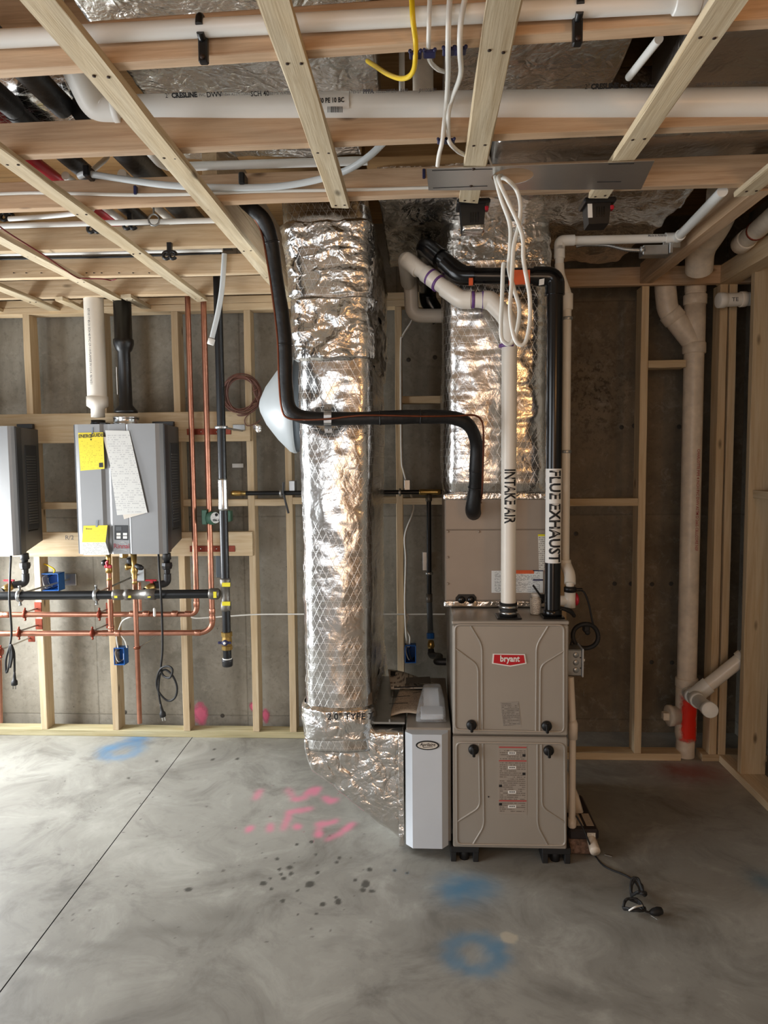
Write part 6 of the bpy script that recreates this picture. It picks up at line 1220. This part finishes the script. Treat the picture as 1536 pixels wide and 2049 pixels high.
for py in (660, 915): part('pipe_clip', collar(MB(), (xw + .002, Yc, P(0, py, Yc).z), (0, 0, 1), rcn * 1.2, .012, 14), 'galv', cl_)
part('trap_elbow', MB().tube(smooth_path([V((xw2, Yc, P(0, 1122, Yc).z)), V((xw2, Yc, P(0, 1130, Yc).z)), P(1140, 1150, Yc - .03), P(1140, 1168, Yc - .05)], .025, 7), rcn * 1.35, 18), 'pvc', cl_)
tp_ = P(1140, 1200, Yc - .06); zf = lambda py: P(1140, py, Yc - .06).z
te = part('tee', MB().lathe((tp_.x, tp_.y, zf(1215)), (0, 0, 1), [(0, rcn * 1.3), (zf(1185) - zf(1215), rcn * 1.3)], 18).tube([(tp_.x, tp_.y, tp_.z - .005), (tp_.x - .042, tp_.y + .01, tp_.z - .005)], rcn * 1.2, 16), 'pvc', cl_)
fs_ = thing('float_switch', P(1145, 1180, Yc - .06), 'black float switch cap with cord on top of the white condensate tee', 'switch')
part('cap', MB().lathe((tp_.x, tp_.y, zf(1184)), (0, 0, 1), [(0, rcn * 1.45), (.018, rcn * 1.5), (.022, rcn * 1.2)], 18).tube([(tp_.x, tp_.y, zf(1180)), (tp_.x + .05, tp_.y, zf(1180))], .007, 8), 'black_plastic', fs_)
part('red_ring', MB().lathe((tp_.x + rcn * 1.1, tp_.y + .01, tp_.z), (1, .2, 0), [(0, .026), (.008, .028), (.014, .02)], 14), 'red_plastic', fs_)
rc_ = P(1171, 1273, Yc - .06); cr_ = rad(25, rc_)
part('cord', MB().tube(spline([V((tp_.x + .045, tp_.y, zf(1180))), P(1170, 1188, Yc - .06), P(1178, 1210, Yc - .06), P(1184, 1240, Yc - .06), P(1188, 1255, Yc - .06)], 6), .004, 8), 'black_rubber', fs_)
part('cord_coil', MB().tube([rc_ + V((math.cos(a) * cr_, .004 * math.sin(a * 3), math.sin(a) * cr_)) for a in [2 * math.pi * i / 32 for i in range(33)]], rad(4.5, rc_), 10), 'black_rubber', fs_)
part('cord_tie', MB().box((rc_.x - .012, rc_.y - .014, rc_.z + cr_ - .035), (rc_.x + .016, rc_.y + .014, rc_.z + cr_ - .004), .006).lathe(rc_ + V((.006, -.01, cr_ * .35)), (0, -1, 0), [(0, .012), (.006, .01)], 8), 'black_rubber', fs_)
part('cord_tail', MB().tube(spline([rc_ + V((-cr_, 0, 0)), P(1142, 1288, Yc - .08), P(1141, 1300, Yc - .10)], 5), .004, 8), 'black_rubber', fs_)
hose('low_voltage_cord', [P(1118, 1216, YI + .03), P(1130, 1219, YI + .03), P(1143, 1226, YI + .05), P(1148, 1232, YI + .10), P(1141, 1222, YI + .12), P(1128, 1218, YI + .12)], 8, 'black_rubber', 'black cord bunched beside the flue base on the furnace edge', 'cord', 10, smooth=True)
gl_ = thing('small_jar', P(1073, 1216, YI + .05), 'small white capped jar standing between the two flue pipes', 'jar')
jx = P(1071, 1214, YI + .06); part('body', MB().lathe((jx.x, YI + .06, zt), (0, 0, 1), [(0, .020), (.003, .022), (.062, .022), (.068, .016), (.072, .016)], 18), 'print_cream', gl_); part('cap', MB().lathe((jx.x, YI + .06, zt + .072), (0, 0, 1), [(0, .018), (.012, .018)], 18), 'white_label', gl_)
hose('pen', [P(1066, 1171, YI + .03), P(1078, 1188, YI + .03), P(1090, 1205, YI + .04)], 4, 'black_plastic', 'black marker leaning on the small jar beside the flue', 'pen', 8)
# switch box on the furnace side
sx0, sx1 = P(1141, 1330, 2.86).x, P(1168, 1330, 2.86).x; sz0, sz1 = P(1150, 1353, 2.86).z, P(1150, 1300, 2.86).z
sw = thing('switch_box', (sx0, 2.86, sz0), 'grey metal switch box fixed to the right side of the furnace', 'switch box')
bx_ = part('box', MB().box((xr + .001, 2.86, sz0), (sx1 - .008, 2.95, sz1), .004), 'galv', sw)
part('cover', MB().box((sx1 - .008, 2.855, sz0 - .004), (sx1 - .002, 2.955, sz1 + .004), .002), 'white_paint', sw); part('toggle', MB().box((sx1 - .003, 2.895, (sz0 + sz1) / 2 - .004), (sx1 + .012, 2.905, (sz0 + sz1) / 2 + .006), .002), 'white_label', sw)
for py in (1311, 1326, 1341): part('knockout', MB().lathe(P(1152, py, 2.86), FRONT, [(0, .012), (.0015, .011)], 16), 'galv', bx_)
for px, py in ((1161, 1316), (1161, 1337)): part('screw', MB().lathe(P(px, py, 2.86), FRONT, [(0, .003), (.002, .002)], 8), 'ink', bx_)
# drain drop beside the furnace to the pump
Yp = 2.80; xp = P(1145, 1550, Yp).x
dd = thing('drain_drop', (xp, Yp, P(1145, 1655, Yp).z), 'cream drain tube running down the furnace side to the pump', 'pipe')
zd = lambda py: P(1145, py, Yp).z
part('tube', MB().tube(smooth_path([V((xp - .008, Yp + .02, zd(1358))), V((xp - .002, Yp, zd(1440))), V((xp, Yp, zd(1650)))], .03, 5), rad(7, P(1145, 1550, Yp)), 14), 'pvc_cream', dd)
part('coupling', MB().lathe((xp, Yp, zd(1478)), (0, 0, 1), [(0, rad(9.5, P(1145, 1500, Yp))), (zd(1448) - zd(1478), rad(9.5, P(1145, 1500, Yp))), (zd(1440) - zd(1478), rad(6.5, P(1145, 1500, Yp)))], 16), 'pvc_cream', dd)
part('coupling', MB().lathe((xp, Yp, zd(1655)), (0, 0, 1), [(0, rad(7, P(1145, 1600, Yp))), (.004, rad(8.5, P(1145, 1600, Yp))), (zd(1637) - zd(1655), rad(8.5, P(1145, 1600, Yp)))], 16), 'pvc_cream', dd)
# condensate pump
pz = .13
a, b = PZ(1139, 1712, 0.004), PZ(1192, 1712, 0.004); yp0 = a.y + .01
px0_, px1_ = max(xr + .012, P(1143.5, 1727, YF).x + .004), P(1196, 1690, yp0).x
pm = thing('condensate_pump', ((px0_ + px1_) / 2, yp0 + .1, 0), 'dark condensate pump with labels on the floor right of the furnace', 'pump')
hz = P(1170, 1660, yp0).z
part('tank', MB().box((px0_, yp0, .002), (px1_, yp0 + .30, hz * .62), .006), 'pump_speckle', pm); ldp = part('motor_cover', MB().box((px0_ - .001, yp0 - .003, hz * .6), (px1_ + .003, yp0 + .302, hz), .008), 'pump_black', pm)
def lid_q(x0, x1, y0, y1): return [(x0, y0, hz + .0008), (x1, y0, hz + .0008), (x1, y1, hz + .0008), (x0, y1, hz + .0008)]
w_ = px1_ - px0_
part('label', plate(MB(), lid_q(px0_ + w_ * .30, px0_ + w_ * .56, yp0 + .03, yp0 + .13), (0, 0, 1), .0008), 'print_booklet', ldp); part('label', plate(MB(), lid_q(px0_ + w_ * .66, px0_ + w_ * .92, yp0 + .03, yp0 + .13), (0, 0, 1), .0008), 'print_booklet', ldp)
part('warning_label', plate(MB(), [(px1_ - w_ * .38, yp0 - .0045, hz * .62), (px1_ - w_ * .1, yp0 - .0045, hz * .62), (px1_ - w_ * .1, yp0 - .0045, hz * .9), (px1_ - w_ * .38, yp0 - .0045, hz * .9)], FRONT, .001), 'print_cream', ldp)
q = P(1184, 1684, yp0 - .01); part('outlet', MB().lathe(q, (.05, -1, -.35), [(-.03, .019), (0, .019), (.04, .021), (.05, .020)], 16), 'pvc_cream', pm)
wrapped('vinyl_tube_cover', [(V((px0_ + .05, yp0 + .16, hz + .01)), V((.040, 0, 0)), V((0, .05, 0))), (V((px0_ + .042, yp0 + .18, hz + .06)), V((.034, 0, 0)), V((0, .045, 0))), (V((px0_ + .024, yp0 + .2, hz + .14)), V((.016, 0, 0)), V((0, .03, 0)))], 'pvc_cream', pm, 28, .004, 5., True, (), .02)
fl = lambda px, py, z=.004: PZ(px, py, z)
pcord = thing('pump_cord', fl(1200, 1720), 'black pump cord trailing over the floor into a tied bundle with plug', 'cord')
pts = [P(1152, 1632, yp0 - .016), P(1165, 1655, yp0 - .026), P(1178, 1685, yp0 - .04), fl(1190, 1712), fl(1205, 1730), fl(1222, 1740), fl(1243, 1748), fl(1262, 1758), fl(1275, 1772), fl(1280, 1785, .02)]
part('cable', MB().tube(spline(pts, 7), .0036, 8), 'black_rubber', pcord)
def ov(c, rx, ry, tilt, turns, seed, r=.0042):
    rr_ = random.Random(seed); out = []
    for i in range(turns * 12 + 1):
        a = 2 * math.pi * i / 12; j = 1 + rr_.uniform(-.14, .14); out.append(V(c) + V((math.cos(a) * rx * j, math.sin(a) * ry * j * math.cos(tilt), .012 + abs(math.sin(a) * ry * j * math.sin(tilt)) + rr_.uniform(0, .01))))
    return MB().tube(spline(out, 4), r, 7)
part('cord_bundle', ov(fl(1276, 1800, 0), .022, .055, .7, 4, 1), 'black_rubber', pcord); part('cord_bundle', ov(fl(1268, 1828, 0), .034, .035, .5, 3, 2), 'black_rubber', pcord)
part('twist_tie', MB().tube(spline([fl(1258, 1822, .03), fl(1270, 1815, .05), fl(1284, 1812, .03)], 5), .003, 6), 'white_label', pcord)
pg = part('plug', MB().lathe(fl(1300, 1826, .016), (.9, .25, 0), [(0, .006), (.012, .012), (.03, .015), (.045, .012)], 12), 'black_rubber', pcord)
part('prong', MB().tube([fl(1302, 1832, .012), fl(1315, 1840, .008)], .002, 6), 'steel', pg); part('prong', MB().tube([fl(1318, 1824, .014), fl(1328, 1826, .012)], .002, 6), 'steel', pg)
part('cable', MB().tube(spline([fl(1278, 1815, .02), fl(1288, 1822, .02), fl(1300, 1826, .016)], 5), .0036, 8), 'black_rubber', pcord)
single('metal_chip', MB().box((-.016, -.004, 0), (.016, .004, .004), .001, Matrix.Translation(fl(1217, 1713, 0)) @ Matrix.Rotation(-.5, 4, 'Z')), 'steel', 'bright scrap of metal on the floor beside the pump', 'scrap')
# ================================================================== JUNCTION BOX AND DRAIN STACK AT THE RIGHT
jb = thing('junction_box', P(1315, 498, 3.02), 'small steel junction box below the soffit board with flexible conduit', 'junction box')
a, b = P(1286, 510, 3.02), P(1338, 489, 3.02)
part('box', MB().box((a.x, 3.02, a.z), (b.x, 3.08, b.z), .003), 'galv', jb); part('end_plate', MB().box((b.x, 3.01, a.z + .002), (b.x + .014, 3.09, b.z + .006), .002), 'galv', jb); part('hanger_tab', MB().box((b.x - .02, 3.03, b.z - .01), (b.x + .05, 3.035, b.z + .02), .001), 'galv', jb)
part('connector', MB().lathe(P(1279, 500, 3.03), (1, 0, 0), [(0, .007), (.004, .014), (.02, .014)], 12), 'galv', jb)
cs = spline([P(1152, 493, 3.09), P(1172, 490, 3.08), P(1215, 491, 3.06), P(1250, 499, 3.04), P(1280, 501, 3.03)], 14); part('conduit', MB().tube(cs, [.0085 if i % 2 else .0065 for i in range(len(cs))], 10), 'galv', jb)
Yk = 3.782; rk = rad(19.0, P(1382, 1000, Yk)); xk = P(1381, 1020, Yk).x; z_ = lambda py: P(1381, py, Yk).z
ds = thing('drain_stack', (xk, Yk, 0), 'tall cream drain stack with red spray paint near the floor', 'pipe')
part('pipe', MB().tube([(xk, Yk, z_(1362)), (xk, Yk, z_(560))], rk, 24), 'pvc_dirty', ds)
part('upper_pipe', MB().tube(smooth_path([(xk, Yk, z_(585)), (xk, Yk, z_(500)), (xk + .06, Yk - .25, z_(430)), (xk + .10, Yk - .8, z_(430) + .05)], .16, 9), rk * 1.05, 22), 'pvc_dirty', ds)
for py, h in ((600, .05), (697, .055), (1365, .05)): part('hub', MB().lathe((xk, Yk, z_(py) - h / 2), (0, 0, 1), [(0, rk * 1.12), (.004, rk * 1.16), (h - .004, rk * 1.16), (h, rk * 1.1)], 24), 'pvc_dirty', ds)
part('wye_body', MB().lathe((xk, Yk, z_(700)), (0, 0, 1), [(0, rk * 1.06), (z_(600) - z_(700), rk * 1.06)], 24), 'pvc_dirty', ds)
br = [V((xk - .005, Yk, z_(685))), P(1335, 620, Yk), P(1330, 572, Yk), P(1330, 540, Yk)]
part('wye_branch', MB().tube([br[0], br[0] + (br[1] - br[0]) * .85], rk * 1.08, 22), 'pvc_dirty', ds); part('branch_hub', collar(MB(), br[0] + (br[1] - br[0]) * .80, br[1] - br[0], rk * 1.17, .05, 22), 'pvc_dirty', ds)
part('branch_elbow', MB().tube(smooth_path([br[0] + (br[1] - br[0]) * .7, br[1], br[2], br[3]], .08, 9), rk * 1.06, 22), 'pvc_dirty', ds)
part('branch_riser', MB().tube([br[3], V((br[3].x + .02, Yk - .05, 2.62))], rk, 20), 'pvc_dirty', ds)
text('CHARLOTTE PIPE 4 INCH PVC DWV ASTM D 2665 CELLCORE NSF', .020, V((xk + rk * .30, Yk - rk * .98, z_(1000))), (0, 0, -1), (1, 0, 0), 'ink_red', ds, 'pipe_lettering', .9, .0001, lift=.003)
lf = lambda py: V((xk, Yk, z_(py)))
part('lower_fitting', MB().lathe((xk, Yk, z_(1478)), (0, 0, 1), [(0, rk * 1.0), (.03, rk * 1.10), (z_(1375) - z_(1478), rk * 1.10)], 24), 'pvc_dirty', ds)
part('base_pipe', MB().tube([(xk, Yk, .001), (xk, Yk, z_(1470))], rk * .96, 24), 'pvc_dirty', ds)
m = MB(); vs = []; nn = 14; nz = 10
for j in range(nz + 1):
    zz_ = z_(1385) + (z_(1482) - z_(1385)) * j / nz; wd = 62 + 10 * math.sin(j * 1.7) * .4
    vs += [(xk + math.sin(a) * rk * 1.112, Yk - math.cos(a) * rk * 1.112, zz_) for a in [math.radians(4 - wd + 2 * wd * i / nn) for i in range(nn + 1)]]
m.add(vs, [(j * (nn + 1) + i, j * (nn + 1) + i + 1, (j + 1) * (nn + 1) + i + 1, (j + 1) * (nn + 1) + i) for j in range(nz) for i in range(nn)], True)
kk = N('spray_orange'); g = kk.coord('Generated'); s3 = kk.n('ShaderNodeSeparateXYZ'); kk.l(g, s3.inputs[0])
dx_ = kk.math('MULTIPLY', kk.math('ABSOLUTE', kk.math('SUBTRACT', s3.outputs[0], .5)), 2.0); dz_ = kk.math('ABSOLUTE', kk.math('SUBTRACT', s3.outputs[2], .5)); dz_ = kk.math('MULTIPLY', dz_, 2.)
ed = kk.math('MAXIMUM', dx_, kk.math('POWER', dz_, 1.6)); al = kk.ramp(kk.math('ADD', ed, kk.math('MULTIPLY', kk.math('SUBTRACT', kk.noise(kk.coord(), 40, 3), .5), .5)), .95, .60)
kk.set(.55, 0, lin((240, 42, 16))); kk.l(al, kk.b.inputs['Alpha']); M['spray_orange'] = kk.m
part('spray_paint', m, 'spray_orange', ds, 'bright red-orange spray paint')
co_ = P(1352, 1430, Yk); part('cleanout_hub', MB().lathe((xk - rk * .9, Yk - .01, co_.z), (-1, -.1, 0), [(0, .048), (.03, .050), (.034, .056), (.055, .056), (.058, .045)], 20), 'pvc_dirty', ds)
part('cleanout_plug', MB().box((xk - rk * .9 - .085, Yk - .038, co_.z - .020), (xk - rk * .9 - .05, Yk + .0, co_.z + .020), .003), 'pvc_dirty', ds)
# side branch towards the wall and capped stub towards the room
sb2 = ds
t0, t1 = P(1376, 1386, Yk - rk), P(1419, 1420, 3.30); rs_ = rad(15, t1)
part('stub_branch', MB().tube([t0, t1], rs_ * .92, 20), 'pvc_white', sb2)
d_ = (t1 - t0).normalized()
part('hub', collar(MB(), t0 + d_ * .09, d_, rs_ * 1.12, .05, 20), 'pvc_white', sb2); part('hub', collar(MB(), t0 + d_ * .20, d_, rs_ * 1.12, .06, 20), 'pvc_white', sb2)
part('end_cap', MB().lathe(t1 - d_ * .03, d_, [(0, rs_ * 1.0), (.004, rs_ * 1.06), (.040, rs_ * 1.06), (.043, rs_ * .98)], 24), 'pvc_white', sb2)
bs = t0 + d_ * .12; be = P(1492, 1311, 3.57); part('branch', MB().tube([bs, be], rs_ * .98, 20), 'pvc', sb2); e_ = (be - bs).normalized()
part('hub', MB().tube([bs, bs + e_ * .10], rs_ * 1.18, 20), 'pvc_white', sb2); part('hub', collar(MB(), bs + e_ * ((be - bs).length * .93), e_, rs_ * 1.2, .03, 20), 'pvc', sb2)
# capped stub high on the right
vs_ = thing('capped_stub', P(1470, 600, 3.5), 'short capped white pipe stub poking out of the right stud wall', 'pipe')
p0, p1 = P(1440, 601, 3.60), P(1502, 598, 3.62); d_ = (p1 - p0).normalized(); rv = rad(13.5, p0)
part('pipe', MB().tube([p0, p1 + d_ * .1], rv, 20), 'pvc_white', vs_); part('end_cap', MB().lathe(p0 - d_ * .012, d_, [(0, rv * .9), (.003, rv * 1.12), (.035, rv * 1.14), (.04, rv)], 22), 'pvc_white', vs_); part('hub', collar(MB(), p0 + d_ * .115, d_, rv * 1.14, .028, 20), 'pvc', vs_)
text('TE', .026, p0 + d_ * .062 + V((0, -rv - .001, -.006)), d_, (0, 0, 1), 'ink_grey', vs_, 'pipe_lettering', 1.2, .0002, bend=rv)
# pipes in the ceiling corner
hose('drain_elbow', [P(1398, 540, 3.5), P(1400, 500, 3.42), P(1440, 440, 3.2), P(1448, 380, 2.9)], 58, 'pvc_dirty', 'big dim drain elbow in the ceiling corner above the stack', 'pipe', 24, .12, 9)
cpz = thing('corner_pipe', P(1500, 470, 3.2), 'dim white pipe running along the ceiling above the right wall plate', 'pipe')
q0, q1 = P(1480, 490, 3.4), P(1560, 420, 2.9); part('pipe', MB().tube([q0, q1], rad(17, q0), 20), 'pvc_dirty', cpz); part('hub', collar(MB(), q0 + (q1 - q0) * .12, q1 - q0, rad(19.5, q0), .1, 20), 'pvc_dirty', cpz); part('strap', collar(MB(), q0 + (q1 - q0) * .45, q1 - q0, rad(18.5, q0), .014, 20), 'copper_strap', cpz)
